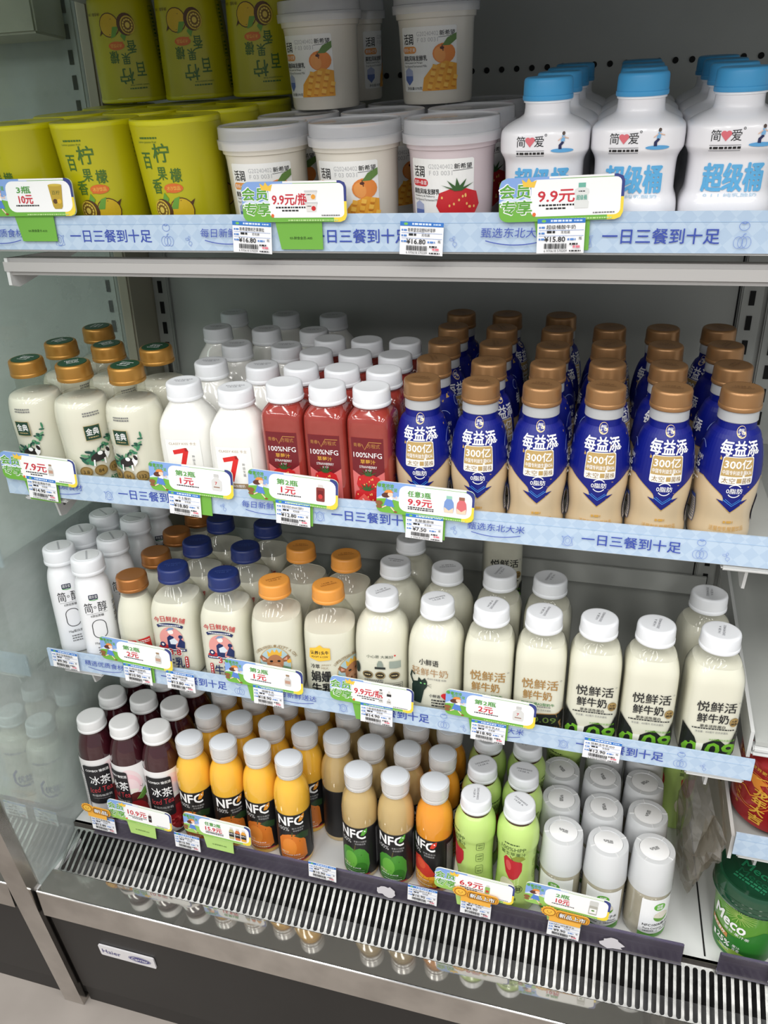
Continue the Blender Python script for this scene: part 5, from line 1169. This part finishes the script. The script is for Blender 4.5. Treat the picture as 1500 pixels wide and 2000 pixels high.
# milk shelf
pricetag(3, -.6710, -.6075, '君乐宝简醇酸奶', '9.90', '9.90 price tag below the tall white yogurt bottles', 3)
card(3, -.5560, -.5790, 'girl', '第2瓶', '2元', 'bottle', 'promo card reading second bottle 2 yuan, before the copper-capped milk', 3)
pricetag(3, -.5580, -.6110, '光明优倍鲜奶', '10.90', '10.90 price tag below the copper-capped milk', 2, fwd=.0110)
pricetag(3, -.4945, -.6120, '今日鲜奶铺', '13.80', '13.80 price tag below the navy-capped milk', 2)
card(3, -.3735, -.5830, 'girl', '第2瓶', '1元', 'bottle', 'promo card reading second bottle 1 yuan, before the cow milk bottle', 2)
pricetag(3, -.3695, -.6130, '娟姗牛乳', '18.90', '18.90 price tag below the orange-capped milk', 2)
card(3, -.2315, -.5845, 'member', '', '9.9元/瓶', 'four', 'members promo card reading 9.9 yuan a bottle, before the three badges milk', 2)
pricetag(3, -.2255, -.6135, '小鲜语低脂鲜牛奶', '14.90', '14.90 price tag below the black cat milk', 2)
card(3, -.0865, -.5790, 'girl', '第2瓶', '2元', 'white', 'promo card reading second bottle 2 yuan, before the gold-lettered square milk', 2)
pricetag(3, -.0875, -.6125, '悦鲜活牛乳A2', '18.90', '18.90 price tag below the gold-lettered square milk', 2)
pricetag(3, .0430, -.6120, '悦鲜活牛乳450', '12.90', '12.90 price tag below the black-lettered square milk', 2)
pricetag(3, .2680+.012, -.742, '王老吉红罐', '4.00', '4.00 price tag below the red festive can', 2, fwd=-.0115)
# lowest level
sticker(-.6700, -.874, '新品', 'small sunny sticker beside the iced tea promo card', 3, wid=.8)
card(4, -.5985, -.8700, 'member', '', '10.9元', 'dark', 'pale green members promo card reading 10.9 yuan, before the iced teas', 3, pale=True, tabtext='02-鲜食会员-A02')
pricetag(4, -.6660, -.9045, '元气冰茶杨梅', '13.80', '13.80 price tag below the iced teas', 2)
card(4, -.4710, -.8650, 'girl', '任意2瓶', '15.9元', 'three', 'promo card reading any 2 for 15.9 yuan, before the orange juices', 2, tabtext='04-鲜食渠卡-A02', l3=1, pale=True)
pricetag(4, -.5235, -.9035, '农夫山泉NFC橙汁', '10.90', '10.90 price tag below the orange juices', 2)
pricetag(4, -.3115, -.9035, '农夫山泉NFC苹果汁', '10.90', '10.90 price tag before the empty gap by the apple juices', 2)
pricetag(4, -.1670, -.9060, '农夫山泉NFC芒果汁', '10.90', '10.90 price tag below the mango juice', 2)
card(4, -.0970, -.8680, 'member', '', '6.9元', 'green', 'pale green members promo card reading 6.9 yuan, before the light green bottles', 3, pale=True)
sticker(-.0930, -.8800, '新品上市', 'sunny sticker over the 6.9 yuan promo card', 3)
pricetag(4, -.0935, -.9070, '富士苹果汁', '9.90', '9.90 price tag below the light green apple juice', 2, fwd=.0115)
card(4, .0225, -.8600, 'girl', '2瓶', '10元', 'drumcap', 'promo card reading 2 for 10 yuan, before the coconut water', 3, pale=True)
sticker(.0230, -.8810, '新品上市', 'sunny sticker over the coconut water promo card', 3)
pricetag(4, .0220, -.9110, 'NFC100%椰子水', '9.90', '9.90 price tag below the coconut water', 2, fwd=.0115)
pricetag(4, .2900, -.910, '果汁茶', '6.00', 'price tag below the green fruit tea cup', 2)
pricetag(4, -.8280, -.915, '优益C', '7.90', '7.90 price tag behind the misted glass, farther along', 2)
pricetag(4, -.7720, -.917, '优益C', '7.90', '7.90 price tag behind the misted glass, nearest the partition', 2)
for x, z, l, sd in ((-.2185, -.918, 'torn white paper scrap stuck on the price rail below the apple juices', 3), (.0840, -.922, 'torn white paper scrap stuck on the price rail near its end', 6)):
    t = thing('paper_scrap', l, 'paper scrap', (x, Y2-.0108, z), 'torn paper scraps'); rr = random.Random(sd)
    pts = [(.016*math.cos(q)*rr.uniform(.6, 1.1), .011*math.sin(q)*rr.uniform(.55, 1.1)) for q in (2*PI*k/18 for k in range(18))]
    MB().prism(pts, 0, .0006, 'y').build('scrap', mat('torn_paper', (206, 202, 206), .6), t)
